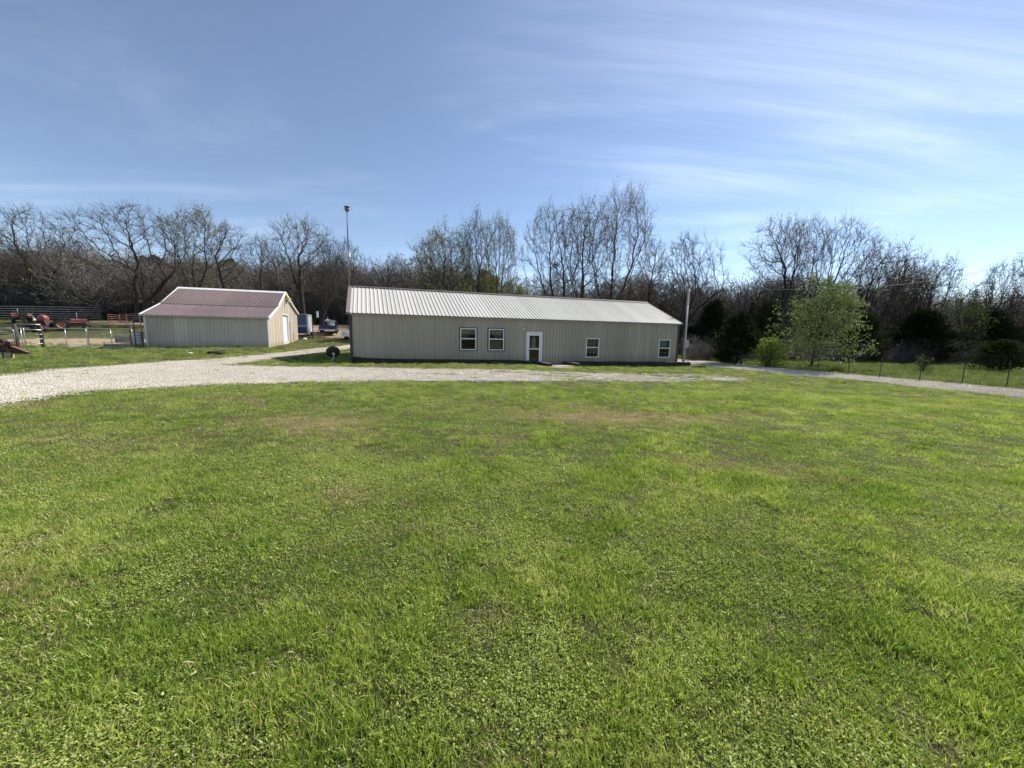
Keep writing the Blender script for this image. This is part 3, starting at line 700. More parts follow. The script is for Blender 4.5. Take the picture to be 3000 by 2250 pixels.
# gable door: frame, white sectional door, jambs
dr = MB(); dr.box(BL - .15, BL + .03, 4.82, 4.9, .1, 2.88); dr.box(BL - .15, BL + .03, 7.0, 7.10, .1, 2.88); dr.box(BL - .15, BL + .03, 4.9, 7.0, 2.8, 2.88)
do = dr.build('door', M_trimw, barn)
MB().box(BL - .15, BL + .02, 4.9, 7.0, -.5, .40).build('threshold', M_conc, do)
for k in range(4): MB().box(BL - .14, BL - .11 + .004 * (k % 2), 4.91, 6.99, .42 + k * .595, .42 + k * .595 + .588).build('door_section', M_whitep, do)
MB().box(BL - .15, BL + .01, 7.455, 7.735, .2, 2.23).build('brown_strip_door', mat('brown_panel', (.13, .085, .05), (.17, .115, .07), 4, .7), barn)
MB().box(BL - .15, BL + .012, 8.85, 9.38, .47, 1.15).build('small_hatch', mat('tan_hatch', (.22, .17, .10), (.26, .2, .13), 4, .7), barn)
# roof: panels on the two front pitches, solid rear pitches
nr = 10; rw = (BL + .36) / nr
for (pa, pb, lift) in ((PROF[0], PROF[1], 0.), (PROF[1], PROF[2], .05)):
    pa = np.array(pa) + (0, lift); pb = np.array(pb) + (0, lift); dv = pb - pa; dv = dv / np.linalg.norm(dv)
    if lift: pa = pa - dv * .1
    nr_ = np.array([-dv[1], dv[0]]); f0 = roof_panel_mesh(rw, pa, pb, nr_, .026)
    base = f0.build('roof_panel', M_barnroof, barn); base.location.x = -.18
    dark = None
    for i in range(1, nr):
        if not lift and i in (8, 9):
            if dark is None:
                dm = base.data.copy(); dm.materials.clear(); dm.materials.append(M_barnroof2); dark = dm
            o = bpy.data.objects.new('roof_panel', dark); o['label'] = 'darker, less faded roof panel'
        else: o = base.copy()
        COL.objects.link(o); o.parent = barn; o.location.x = -.18 + i * rw; o.location.z = .002 if i % 2 else 0
for (pa, pb) in ((PROF[2], PROF[3]), (PROF[3], PROF[4])):
    MB()._q([(-.18, pa[0], pa[1] + .02), (BL + .18, pa[0], pa[1] + .02), (BL + .18, pb[0], pb[1] + .02), (-.18, pb[0], pb[1] + .02)], [(0, 1, 2, 3)]).build('rear_roof', M_barnroof, barn)
low = [(y, z - .07) for y, z in PROF][::-1]
MB().prism([(y, z - .008) for y, z in PROF] + low, -.17, BL + .17).build('roof_deck', M_barnwall2, barn)
for x0, x1 in ((-.20, -.09), (BL + .10, BL + .21)):
    up_ = [(y, z + .045) for y, z in PROF]; dn = [(y, z - .09) for y, z in PROF][::-1]
    up_[2] = (up_[2][0], up_[2][1] + .05); up_[0] = (up_[0][0] - .02, up_[0][1])
    t = MB(); t.prism(up_ + dn, x0, x1); t.build('rake_trim', M_trimw, barn)
t = MB(); t.prism([(5.6, 4.745), (5.9, 4.915), (6.2, 4.79), (6.2, 4.77), (5.9, 4.88), (5.6, 4.725)], -.22, BL + .23); t.build('ridge_cap', M_trimw, barn)
MB().box(-.18, BL + .18, -.23, -.19, 2.26, 2.35).build('fascia', M_barnwall2, barn)
for x0, x1 in ((-.03, .09), (BL - .06, BL + .04)):
    MB().cbox(x0, x1, -.045, .05, -.5, 2.33, .008).build('corner_trim', M_trimw, barn)
MB().cbox(BL - .02, BL + .05, BW - .08, BW + .03, -.4, 3.0, .008).build('corner_trim', M_trimw, barn)
MB().cbox(BL + .06, BL + .34, 6.3, 7.1, 4.22, 4.42, .02).build('yellow_bracket_box', M_yellow, barn)
l = MB(); l.tube([(BL + .02, 6.0, 4.25), (BL + .3, 6.0, 4.3), (BL + .38, 6.0, 4.12)], .025, 6); l.lathe([(.03, .12), (.12, .04), (.13, 0), (.0, -.05)], 10, (BL + .38, 6.0, 4.02)); l.build('yard_lamp', M_grey, barn)
l = MB(); l.lathe([(.02, .1), (.09, .05), (.1, 0), (0, -.03)], 10, (BL + .15, 5.95, 3.82)); l.tube([(BL, 5.95, 3.95), (BL + .15, 5.95, 3.92)], .02, 6); l.build('wall_lamp', M_cream, barn)

# ------------------------------------------------------------------ poles, dish, small yard things
def g3(x, y): return (x, y, float(H(x, y)))
P_ = gnd(972, 1061)
dish = empty('satellite_dish', P_, 0, 'black satellite dish on a bent grey foot in the shade of the house', 'dish')
nd = Vector((-.40, .78, .46)).normalized(); q_ = nd.to_track_quat('Z', 'Y')
d = MB(); pr = [(.001, 0.), (.10, .006), (.2, .025), (.29, .055), (.36, .088), (.365, .078), (.29, .04), (.2, .008), (.10, -.012), (.001, -.02)]
d.lathe(pr, 24); ob = d.build('reflector', M_blacksteel, dish, True); ob.rotation_euler = q_.to_euler(); ob.location = (.08, .02, .52); ob.scale = (.95, .95, .95)
d = MB(); d.tube([(0, 0, 0), (.03, 0, .12), (.12, 0, .27), (.14, .0, .40), (.10, .01, .50)], .028, 8); d.cbox(.06, .17, -.05, .05, .38, .5, .01); d.build('mount_arm', M_grey, dish, True)
d = MB(); d.box(-.14, .14, -.1, .1, -.02, .015); d.tube([(-.1, .06, .01), (.02, 0, .14)], .012, 6); d.build('foot_plate', M_grey, dish)
d = MB(); c0 = Vector((.08, .02, .52)); t_ = c0 + nd * .36 + Vector((-.04, .05, -.1)); d.tube([tuple(c0 + q_ @ Vector((0, -.3, .06))), tuple(t_)], .012, 6); d.cbox(t_.x - .04, t_.x + .04, t_.y - .05, t_.y + .05, t_.z - .03, t_.z + .03, .01); d.build('feed_arm', M_blacksteel, dish)

Ym = 28.2; B_ = at(1023, 900, Ym); T_ = at(1016.5, 616, Ym); zb = float(H(B_[0], Ym))
mast = empty('yard_mast', (B_[0], Ym, zb), 0, 'tall thin mast with a round birdhouse-like head behind the left end of the house', 'mast')
dx = T_[0] - B_[0]; ht = T_[2] - zb; mid = at(1020.5, 747, Ym); zm = mid[2] - zb; xm = mid[0] - B_[0]
MB().tube([(0, 0, -.3), (xm, 0, zm)], .028, 8).build('lower_pole', M_rust, mast, True)
MB().tube([(xm, 0, zm), (dx, 0, ht - .1)], .036, 8).build('upper_pole', M_blacksteel, mast, True)
MB().cbox(xm - .12, xm + .12, -.1, .1, zm - .13, zm + .15, .015).build('junction_box', M_cream, mast)
d = MB(); d.lathe([(.02, -.16), (.09, -.14), (.15, -.04), (.17, .04), (.13, .10), (.04, .13)], 14, (dx, 0, ht + .05)); hd = d.build('round_head', mat('weathered_head', (.09, .085, .07), (.17, .16, .13), 9, .8), mast, True)
d = MB(); d.lathe([(.0, .0), (.10, .01), (.20, .05), (.20, .065), (.1, .03), (.0, .025)], 14, (dx, 0, ht + .17)); d.build('lid', M_blacksteel, mast, True)
d = MB(); d.tube([(dx - .4, .05, ht + .05), (dx + .42, -.05, ht + .02)], .010, 5); d.tube([(dx - .06, -.35, ht + .04), (dx + .06, .35, ht + .04)], .010, 5); d.build('cross_arm', M_grey, mast)

Yp = 30.5; B_ = at(2004, 1030, Yp); T_ = at(2018.5, 845, Yp); zb = float(H(B_[0], Yp))
pole = empty('utility_pole', (B_[0], Yp, zb), 0, 'pale grey utility pole with meter box at the right end of the house', 'pole')
ht = T_[2] - zb; dx = T_[0] - B_[0]
MB().tube([(0, 0, -.5), (dx * .5, 0, ht * .5), (dx, 0, ht)], [.095, .085, .07], 10).build('shaft', M_greywood, pole, True)
zb2 = at(2003, 1007, Yp)[2] - zb
bx_ = MB().cbox(-.17, .17, -.34, -.14, zb2 - .3, zb2 + .3, .02).build('meter_box', M_grey, pole)
d = MB(); d.lathe([(0, .10), (.085, .09), (.09, 0)], 14, (.0, -.34, zb2 + .08), 'y'); m_ = d.build('meter', M_glassd, bx_, True); m_.scale = (1, 1, 1)
MB().tube([(-.05, -.17, zb2 + .3), (dx * .75 - .05, -.15, ht * .78)], .035, 8).build('conduit', M_whitep, pole, True)
MB().tube([(-.08, -.2, -.3), (-.08, -.2, zb2 - .3)], .035, 8).build('lower_conduit', M_grey, pole, True)
d = MB(); d.lathe([(.0, .12), (.05, .1), (.07, .0), (.04, -.05)], 10, (dx - .05, -.13, ht * .8)); d.build('weatherhead', M_grey, pole, True)
d = MB(); d.lathe([(.03, -.06), (.045, -.02), (.03, .0), (.045, .03), (.02, .06)], 10, (dx + .12, 0, ht - .15)); d.tube([(dx, 0, ht - .15), (dx + .12, 0, ht - .15)], .012, 6); d.build('insulator', M_whitep, pole, True)
def cable(name, pts, r, label):
    c = np.array(pts); n = 40; t = np.linspace(0, 1, len(c)); tt = np.linspace(0, 1, n)
    k = [np.polynomial.polynomial.Polynomial.fit(t, c[:, i], 3)(tt) for i in range(3)]; o = MB().tube(list(zip(*k)), r, 5).build(name, M_blacksteel); tag(o, label, 'cable'); return o
ptop = np.array([B_[0] + dx + .12, Yp, zb + ht - .1])
cable('overhead_cable', [ptop, at(2300, 851, 28.5), at(2600, 838, 26), at(2772, 810, 24.5), at(3000, 767, 22.5), at(3400, 640, 19)], .010, 'thin overhead cable sagging from the utility pole and rising to the right edge')
cable('overhead_cable', [ptop - [.2, 0, .1], at(1930, 811, 36), at(1860, 806, 41), at(1780, 796, 50)], .008, 'faint cable from the utility pole away into the trees behind the house')

P_ = gnd(635, 1037)
t_ = MB(); rr = [(.30 + .0, .05), (.33, .01), (.44, .0), (.475, .03), (.48, .10), (.475, .17), (.44, .2), (.33, .19), (.30, .15)]
t_.lathe(rr, 26, close=True); o = t_.build('tyre', M_black, None, True, (P_[0], P_[1], P_[2] - .02)); tag(o, 'black tyre lying flat on the grass before the barn', 'tyre')
P_ = gnd(556, 1036); v = MB(); v.lathe([(0, .12), (.10, .10), (.15, .04), (.14, -.03)], 9, (0, 0, 0)); o = v.build('stone', M_stone, None, False, (P_[0], P_[1], P_[2])); o.scale = (1.2, .8, .8); tag(o, 'pale stone on the grass left of the tyre before the barn', 'stone')

# ------------------------------------------------------------------ gates and fences at the left
def gate(x0, y0, x1, y1, zb, ht, label, group, meshv=False, m=M_galv):
    L_ = math.hypot(x1 - x0, y1 - y0); g = empty('gate', (x0, y0, zb), math.atan2(y1 - y0, x1 - x0), label, 'gate', group); r = .024; c = .12
    MB().tube([(0, 0, 0), (0, 0, ht - c), (c * .3, 0, ht - c * .3), (c, 0, ht), (L_ - c, 0, ht), (L_ - c * .3, 0, ht - c * .3), (L_, 0, ht - c), (L_, 0, 0), (0, 0, 0)], r, 7).build('frame', m, g, True)
    MB().tube([(0, 0, ht * .74), (L_, 0, ht * .74)], r * .8, 6).build('rail', m, g, True)
    MB().tube([(L_ * .52, 0, 0), (L_ * .52, 0, ht)], r * .8, 6).build('stile', m, g, True)
    w_ = MB()
    for k in range(1, 6): w_.tube([(0, .0, ht * .74 * k / 6), (L_, 0, ht * .74 * k / 6)], .005, 4)
    for k in range(1, int(L_ / .16)): w_.tube([(k * .16, 0.006, 0.02), (k * .16, .006, ht * .73)], .0035, 3)
    o = w_.build('wire_mesh', m, g); tag(o, kind='stuff')
    return g
Yg = 26.6
gx0, gx1, gx2, gx3 = (at(u, 1000, Yg)[0] for u in (132, 256, 260, 383))
zg = float(H(gx1, Yg)) + .10
gate(gx0, Yg - .1, gx1, Yg, zg, 1.24, 'galvanised gate hung on the dark round post, left of the pair', 'galvanised yard gates')
gate(gx2, Yg, gx3, Yg + .15, zg + .02, 1.26, 'galvanised gate nearer the barn, right of the pair', 'galvanised yard gates')
def post(u, vb, vt, Y, r, m, label, name='fence_post', lean=0.):
    B_ = at(u, vb, Y); z = float(H(B_[0], Y)); T_ = at(u - (vb - vt) * .09, vt, Y); h = T_[2] - z; o = empty(name, (B_[0], Y, z), 0, label, 'post')
    MB().tube([(0, 0, -.3), (lean * .5, 0, h * .5), (lean, 0, h - .03), (lean, 0, h)], [r * 1.06, r, r * .96, r * .8], 10).build('shaft', m, o, True)
    return o, B_[0], Y, z
post(127, 1020, 953, 26.4, .095, M_wood, 'thick dark round post at the left end of the galvanised gates')
post(52, 1025, 950, 25.6, .10, M_wood, 'thick dark round post beside the mesh gate at the left')
post(388, 1015, 955, 27.0, .08, mat('reddish_post', (.10, .045, .035), (.16, .08, .06), 5, .9, bump=.5, stretch=(3, 3, .4)), 'reddish brown post between the galvanised gate and the barn')
# pipe rails between the two round posts
xa, xb_ = at(54, 1000, 25.7)[0], at(125, 1000, 26.35)[0]; za = float(H(xa, 25.7))
pf = empty('pipe_fence', (xa, 25.7, za), math.atan2(.65, xb_ - xa), 'grey pipe rails between the two dark round posts', 'fence'); L_ = math.hypot(xb_ - xa, .65)
for z, r in ((1.58, .022), (1.22, .03), (.92, .014), (.62, .014), (.3, .014)): MB().tube([(0, 0, z), (L_, 0, z - .02)], r, 6).build('rail', M_galv, pf, True)
xm0, xm1 = at(56, 1000, 24.6)[0], at(80, 1000, 24.5)[0]
mg = gate(xm0, 24.6, xm1, 24.4, float(H(xm0, 24.5)) + .04, 1.32, 'narrow wire mesh gate standing open beside the left round post', None)
xl0, xl1 = at(-90, 1000, 24.8)[0], at(50, 1000, 25.4)[0]
gate(xl0, 24.8, xl1, 25.3, float(H(xl1, 25)) + .06, 1.20, 'curved galvanised gate at the left edge behind the rusty plough', None)
# dark tube gate against the barn corner
xd0, xd1 = at(397, 1000, 27.3)[0], at(417, 1000, 27.3)[0]; zd = float(H(xd0, 27.3)); wd = xd1 - xd0
tgate = empty('tube_gate', (xd0, 27.3, zd), .1, 'tall narrow black tube gate standing against the barn corner', 'gate')
MB().tube([(0, 0, 0), (0, 0, 1.85), (.05, 0, 1.92), (wd - .1, 0, 1.95), (wd, 0, 1.85), (wd, 0, 0)], .028, 7).build('frame', M_blacksteel, tgate, True)
for k in range(6): MB().tube([(0, 0, .12 + k * .2), (wd, 0, .12 + k * .2)], .018, 6).build('rung', M_blacksteel, tgate, True)
# stock tank and small tank behind the gate
Yk = 33.5; B_ = at(368, 990, Yk); o = MB(); o.lathe([(0, .03), (.62, .03), (.66, .0), (.68, .5), (.70, .52), (.70, .56), (.66, .56), (.65, .1), (0, .1)], 22); o = o.build('stock_tank', mat('galvanised_tank', (.16, .19, .23), (.22, .25, .29), 5, .5), None, True, g3(B_[0], Yk)); tag(o, 'round blue-grey stock tank seen through the right galvanised gate', 'tank')
Yk = 31.5; B_ = at(405, 985, Yk); kt = empty('feed_bin', g3(B_[0], Yk), .3, 'small grey bin behind the black tube gate', 'bin'); MB().cbox(-.25, .25, -.25, .25, 0, .95, .03).build('body', M_grey, kt); MB().cbox(-.28, .28, -.28, .28, .95, 1.0, .01).build('lid', M_grey, kt)
# red corral panels
def corral(u0, u1, Y0, Y1, vt, label, m=M_redpanel):
    A0, A1 = at(u0, 950, Y0), at(u1, 950, Y1); z = float(H(A0[0], Y0)); h = at(u0, vt, Y0)[2] - z; L_ = math.hypot(A1[0] - A0[0], Y1 - Y0)
    g = empty('corral_panel', (A0[0], Y0, z), math.atan2(Y1 - Y0, A1[0] - A0[0]), label, 'panel', 'red corral panels left of the barn')
    MB().tube([(0, 0, 0), (0, 0, h), (L_, 0, h), (L_, 0, 0)],   .027, 6).build('frame', m, g)
    for k in range(6): MB().tube([(0, 0, h * (.14 + .145 * k)), (L_, 0, h * (.14 + .145 * k))], .027, 5).build('rail', m, g)
    return g
corral(319, 351, 48, 51, 921, 'left, angled one of the red corral panels left of the barn')
corral(353, 372, 51.2, 51, 919, 'middle one of the red corral panels left of the barn')
corral(373, 412, 51, 49, 920, 'right one of the red corral panels, running behind the barn corner')
# far corral of wooden rails
fa, fb = at(-120, 930, 55), at(300, 930, 60); rf_h = 2.0
rf = empty('rail_fence', (fa[0], 55, float(H(fa[0], 55))), math.atan2(5, fb[0] - fa[0]), 'weathered wooden rail corral far behind the red tractors', 'fence')
Lf = math.hypot(fb[0] - fa[0], 5); npst = 9
def fz(t): x = fa[0] + (fb[0] - fa[0]) * t; y = 55 + 5 * t; return float(H(x, y)) - float(H(fa[0], 55))
M_rail = mat('weathered_rail', (.30, .27, .23), (.42, .38, .33), 6, .9)
for k in range(npst): t = k / (npst - 1); MB().tube([(Lf * t, 0, fz(t) - .3), (Lf * t, .0, fz(t) + 2.0 + (.25 if k in (1, 2) else 0))], .07, 6).build('post', M_wood, rf)
for k in range(npst - 1):
    t0, t1 = k / (npst - 1), (k + 1) / (npst - 1)
    for j in range(6):
        z_ = .28 + j * .33; MB()._q([(Lf * t0, -.08, fz(t0) + z_ + .05), (Lf * t1, -.08, fz(t1) + z_ + .05 + rnd.uniform(-.03, .03)), (Lf * t1, -.08, fz(t1) + z_ - .05), (Lf * t0, -.08, fz(t0) + z_ - .05), (Lf * t0, -.12, fz(t0) + z_ + .05), (Lf * t1, -.12, fz(t1) + z_ + .05), (Lf * t1, -.12, fz(t1) + z_ - .05), (Lf * t0, -.12, fz(t0) + z_ - .05)], [(0, 1, 2, 3), (7, 6, 5, 4), (0, 4, 5, 1), (3, 2, 6, 7), (0, 3, 7, 4), (1, 5, 6, 2)]).build('rail', M_rail, rf)

# ------------------------------------------------------------------ machinery
def wheel(parent, c, R_, w, m_rim, n=22, lugs=0, name='wheel'):
    """axle along y"""
    t = MB(); t.lathe([(R_ * .56, -w / 2), (R_ * .9, -w / 2), (R_, -w * .32), (R_, w * .32), (R_ * .9, w / 2), (R_ * .56, w / 2)], n, c, 'y', close=True)
    wh = t.build(name, M_black, parent, False)
    if lugs:
        lg = MB()
        for k in range(lugs):
            a = 2 * PI * k / lugs
            for sgn in (-1, 1):
                p = []
                for (yy, da, rr) in ((0, 0, R_ * .99), (sgn * w * .46, .16, R_ * .95), (sgn * w * .46, .24, R_ * .95), (0, .08, R_ * .99)):
                    for e in (0, R_ * .06): p.append((c[0] + (rr + e) * math.cos(a + da), c[1] + yy, c[2] + (rr + e) * math.sin(a + da)))
                lg._q(p, [(0, 2, 4, 6), (1, 7, 5, 3), (0, 1, 3, 2), (2, 3, 5, 4), (4, 5, 7, 6), (6, 7, 1, 0)])
        tag(lg.build('lug', M_black, wh), kind='stuff')
    r = MB(); r.lathe([(0, -w * .15), (R_ * .15, -w * .2), (R_ * .3, -w * .1), (R_ * .55, -w * .36), (R_ * .57, -w * .36), (R_ * .57, w * .36), (R_ * .55, w * .36), (R_ * .3, w * .1), (R_ * .15, w * .2), (0, w * .15)], n, c, 'y'); r.build('rim', m_rim, wh)
    return wh
def tractor(P, yaw, s, label, rimm):
    t = empty('tractor', P, yaw, label, 'tractor', 'old red tractors by the corral'); t.scale = (s, s, s)
    for sg in (-1, 1):
        wheel(t, (0, sg * .78, .68), .68, .36, rimm, lugs=18, name='rear_wheel'); wheel(t, (2.0, sg * .55, .34), .34, .18, M_cream, 16, name='front_wheel')
        f = MB(); pts = [(-.62 + .0, .95), (-.4, 1.3), (0, 1.46), (.4, 1.36)]
        f._q([(x_, sg * y_, z_) for x_, z_ in pts for y_ in (.55, .98)], [(0, 1, 3, 2), (2, 3, 5, 4), (4, 5, 7, 6)]); f.build('fender', M_red, t)
    MB().prism([(-.24, 1.0), (.24, 1.0), (.25, 1.28), (.16, 1.4), (-.16, 1.4), (-.25, 1.28)], .75, 2.1).build('hood', M_red, t)
    MB().box(2.15, 2.2, -.24, .24, .8, 1.4).build('grille', M_rustdark, t)
    MB().cbox(-.35, 2.0, -.2, .2, .5, .95, .05).build('chassis', M_rustdark, t)
    MB().tube([(0, -.75, .68), (0, .75, .68)], .11, 8).build('rear_axle', M_rustdark, t); MB().tube([(2.0, -.55, .36), (2.0, 0, .6), (2.0, .55, .36)], .06, 6).build('front_axle', M_rustdark, t)
    d = MB(); d.cbox(-.25, .2, -.24, .24, 1.05, 1.12, .02); d.cbox(-.3, -.22, -.24, .24, 1.1, 1.45, .02); d.build('seat', M_blacksteel, t)
    d = MB(); d.tube([(.62, 0, 1.3), (.38, 0, 1.6)], .02, 6); d.lathe([(.19, .015), (.21, 0), (.19, -.015)], 16, (.38, 0, 1.6), close=True); d.build('steering_wheel', M_blacksteel, t)
    MB().tube([(1.3, .1, 1.4), (1.3, .1, 2.15)], .035, 8).build('exhaust_pipe', M_grey, t, True)
    return t
P_ = at(181, 960, 45); tractor(g3(P_[0], 45.), math.radians(50), .98, 'red tractor with big lugged rear tyre and upright exhaust, facing away', mat('orange_rim', (.45, .16, .08), (.5, .24, .14), 5, .6))
P_ = at(66, 950, 52); tractor(g3(P_[0], 52.), math.radians(150), .9, 'smaller red tractor half hidden behind the wooden rails at the left', M_rust)
# implement with red drum and white wheel beside the tractor
P_ = at(134, 955, 44); im = empty('hay_baler', g3(P_[0], 44.), math.radians(12), 'rusty brown implement with red drum and white wheel, left of the tractor', 'implement')
MB().prism([(-.5, .35), (.55, .35), (.65, .75), (.45, 1.25), (-.45, 1.2), (-.6, .8)], -.75, .75, 'y').build('housing', M_rustdark, im)
d = MB(); d.lathe([(0, -.35), (.34, -.33), (.42, -.2), (.42, .2), (.34, .33), (0, .35)], 18, (-.15, 0, 1.45), 'y'); d.build('drum', M_red, im, True)
wheel(im, (.35, -.85, .34), .34, .2, M_whitep, 16)
wheel(im, (-.3, -.9, .30), .30, .18, M_rustdark, 16)
MB().tube([(-.6, 0, .5), (-1.9, 0, .42)], .06, 6).build('drawbar', M_rustdark, im)
P_ = at(96, 960, 43.5); im = empty('farm_wagon', g3(P_[0], 43.5), .1, 'low dark wagon frame with slatted sides left of the brown implement', 'wagon')
MB().cbox(-1.0, 1.0, -.6, .6, .42, .55, .02).build('deck', M_rustdark, im)
for k in range(3): MB().cbox(-1.0, 1.0, -.64, -.6, .62 + k * .2, .74 + k * .2, .01).build('slat', M_rustdark, im)
for x_ in (-.95, 0, .95): MB().box(x_ - .03, x_ + .03, -.66, -.6, .4, 1.2).build('stake', M_wood, im)
for x_ in (-.7, .7): wheel(im, (x_, -.66, .28), .28, .16, M_rustdark, 14)
MB().lathe([(0, .3), (.25, .25), (.3, .1), (.3, 0)], 10, (-.4, 0, .55)).build('load', M_black, im)
P_ = at(15, 962, 41); im = empty('flatbed_trailer', g3(P_[0], 41.), .06, 'brown-grey flatbed trailer at the left edge', 'trailer')
for k in range(6): MB().cbox(-2.2, 1.25, -1.0 + k * .34, -.68 + k * .34, .62, .68, .01).build('deck_board', mat('deck_board', (.17, .12, .105), (.24, .18, .16), 4, .85), im)
MB().box(-2.2, 1.25, -.98, .98, .48, .615).build('frame', M_rustdark, im)
for x_ in (-.9, -.2): wheel(im, (x_, -.9, .32), .32, .2, M_rustdark, 14)
MB().tube([(1.25, -.5, .5), (2.4, 0, .45), (1.25, .5, .5)], .05, 6).build('tongue', M_rustdark, im)
P_ = at(95, 930, 53); im = MB(); im.lathe([(.0, .72), (.1, .7), (.14, .6), (.12, .55), (.3, .42), (.32, .05), (.28, 0)], 14); o = im.build('milk_can', M_cream, None, True, g3(P_[0], 53.)); o.scale = (1, 1, 1.2); tag(o, 'cream can-shaped container standing by the wooden corral rails', 'can')
# rusty plough on a wood block, left edge
P_ = gnd(20, 1050); pg = empty('plough', P_, .15, 'rusty plough resting on a wood block at the left edge', 'plough')
MB().tube([(-1.6, .1, .75), (-.6, .05, .72), (.0, 0, .62), (.18, 0, .55)], .07, 8).build('beam', M_rustdark, pg, True)
d = MB(); d.prism([(.25, .62), (.95, .30), (.92, .22), (.2, .26)], -.06, .06, 'y'); d.build('mouldboard', M_rustdark, pg)
MB().prism([(.22, .66), (.98, .32), (.95, .29), (.22, .62)], -.07, .07, 'y').build('mouldboard_edge', M_rust, pg)
d = MB(); d.tube([(-.35, -.05, .95), (-.12, -.05, .72), (.05, -.05, .6)], .075, 8); d.build('lever', mat('pink_rust', (.42, .2, .14), (.5, .28, .2), 6, .8), pg, True)
d = MB(); d.tube([(.12, -.08, .6), (.2, -.1, .3), (.3, -.1, .05)], .045, 7); d.build('standard', M_rust, pg, True)
d = MB(); d.cbox(-.5, .12, -.14, .14, .3, .72, .05); d.lathe([(0, -.12), (.13, -.11), (.13, .11), (0, .12)], 12, (.22, 0, .72), 'y'); d.lathe([(0, -.1), (.11, -.1), (.11, .1), (0, .1)], 12, (-.05, 0, .84), 'y'); d.build('body', M_rustdark, pg)
MB().cbox(-.1, .08, -.1, .1, .0, .32, .01).build('support_leg', M_wood, pg)
wbk = empty('wood_block', (P_[0] + .17, P_[1] - .02, P_[2]), .3, 'square tan wood block under the rusty plough', 'block'); MB().cbox(-.12, .12, -.12, .12, -.03, .29, .012).build('block', M_tan, wbk)

# ------------------------------------------------------------------ between the barn and the house
Yt = 43.5; P_ = at(886, 960, Yt); tr_ = empty('enclosed_trailer', g3(P_[0], Yt), .33, 'blue-grey box trailer with white corner posts behind the barn', 'trailer')
zt = at(886, 920, Yt)[2] - float(H(P_[0], Yt)); tr_.location.z += .0
MB().box(-.55, .55, -.02, 2.4, .35, zt - .05).build('box', M_bluegrey, tr_)
for x_ in (-.6, .46, .52): MB().cbox(x_, x_ + .10, -.07, .04, .3, zt, .01).build('corner_post', M_whitep, tr_)
MB().box(.552, .60, .06, 2.42, .35, zt - .04).build('side_panel', M_whitep, tr_)
MB().box(-.60, .64, -.08, 2.46, zt - .048, zt).build('roof', M_whitep, tr_)
MB().box(-.5, .45, -.035, -.021, .35, 1.05).build('lower_door', mat('deep_blue', (.03, .05, .14), (.05, .07, .18), 4, .5), tr_)
for z_ in (1.1, 1.25): MB().box(-.5, .45, -.05, -.021, z_, z_ + .05).build('door_bar', M_whitep, tr_)
wheel(tr_, (.5, 1.2, .3), .3, .2, M_grey, 14).rotation_euler = (0, 0, 0)
Ys = 42; P_ = at(917, 990, Ys); zs = float(H(P_[0], Ys)); sp = empty('sign_post', (P_[0], Ys, zs), 0, 'dark post with a white panel on a curved arm between barn and house', 'post')
h_ = at(917, 932, Ys)[2] - zs; xw = at(930, 921, Ys)[0] - P_[0]; zw = at(930, 921, Ys)[2] - zs
MB().tube([(0, 0, -.3), (.02, 0, h_)], .05, 7).build('shaft', M_rustdark, sp, True)
MB().tube([(.02, 0, h_ - .1), (.15, 0, h_ + .1), (.4, 0, h_ + .12), (xw, 0, h_ + .05)], .03, 6).build('arm', M_rustdark, sp, True)
MB().cbox(xw - .10, xw + .10, -.03, .03, zw - .33, zw + .33, .008).build('panel', M_whitep, sp)
def spiked(P, yaw, label):
    t = empty('rotary_hoe', P, yaw, label, 'implement', 'spiked wheel implements by the box trailer')
    MB().cbox(-.5, .5, -.04, .04, .62, .70, .01).build('frame', M_rustdark, t)
    MB().tube([(0, -.04, .68), (.05, -.5, .95), (.05, -.6, 1.15)], .025, 6).build('lever', M_grey, t)
    for x_ in (-.35, .0, .35):
        d = MB(); d.lathe([(.26, -.02), (.28, 0), (.26, .02)], 14, (x_, 0, .34), 'x', close=True)
        for k in range(12):
            a = k * PI / 6; d.tube([(x_, .05 * math.cos(a), .34 + .05 * math.sin(a)), (x_, .4 * math.cos(a), .34 + .4 * math.sin(a) * .85)], .012, 4)
        d.build('spiked_wheel', M_rustdark, t)
    d = MB(); d.tube([(-.5, 0, .64), (.5, 0, .64)], .03, 6); d.build('axle', M_rustdark, t)
P_ = at(908, 985, 42.6); spiked(g3(P_[0], 42.6), .5, 'spiked wheel implement left of the dark post with the white panel')
P_ = at(937, 985, 42.8); spiked(g3(P_[0], 42.8), -.4, 'spiked wheel implement right of the dark post with the white panel')
P_ = at(886, 992, 41.6); sh = empty('sawhorse', g3(P_[0], 41.6), .2, 'low dark metal stand beside the barn corner', 'stand')
MB().cbox(-.35, .35, -.04, .04, .62, .68, .01).build('top_bar', M_rustdark, sh)
for x_ in (-.3, .3):
    for y_ in (-.2, .2): MB().tube([(x_ * .8, 0, .64), (x_, y_, 0)], .02, 6).build('leg', M_rustdark, sh)
P_ = at(893, 992, 41.2); v = MB(); v.lathe([(0, .2), (.16, .16), (.24, .06), (.22, -.03)], 8); o = v.build('stone', M_stone, None, False, g3(P_[0], 41.2)); tag(o, 'pale lump of stone beside the low metal stand', 'stone')
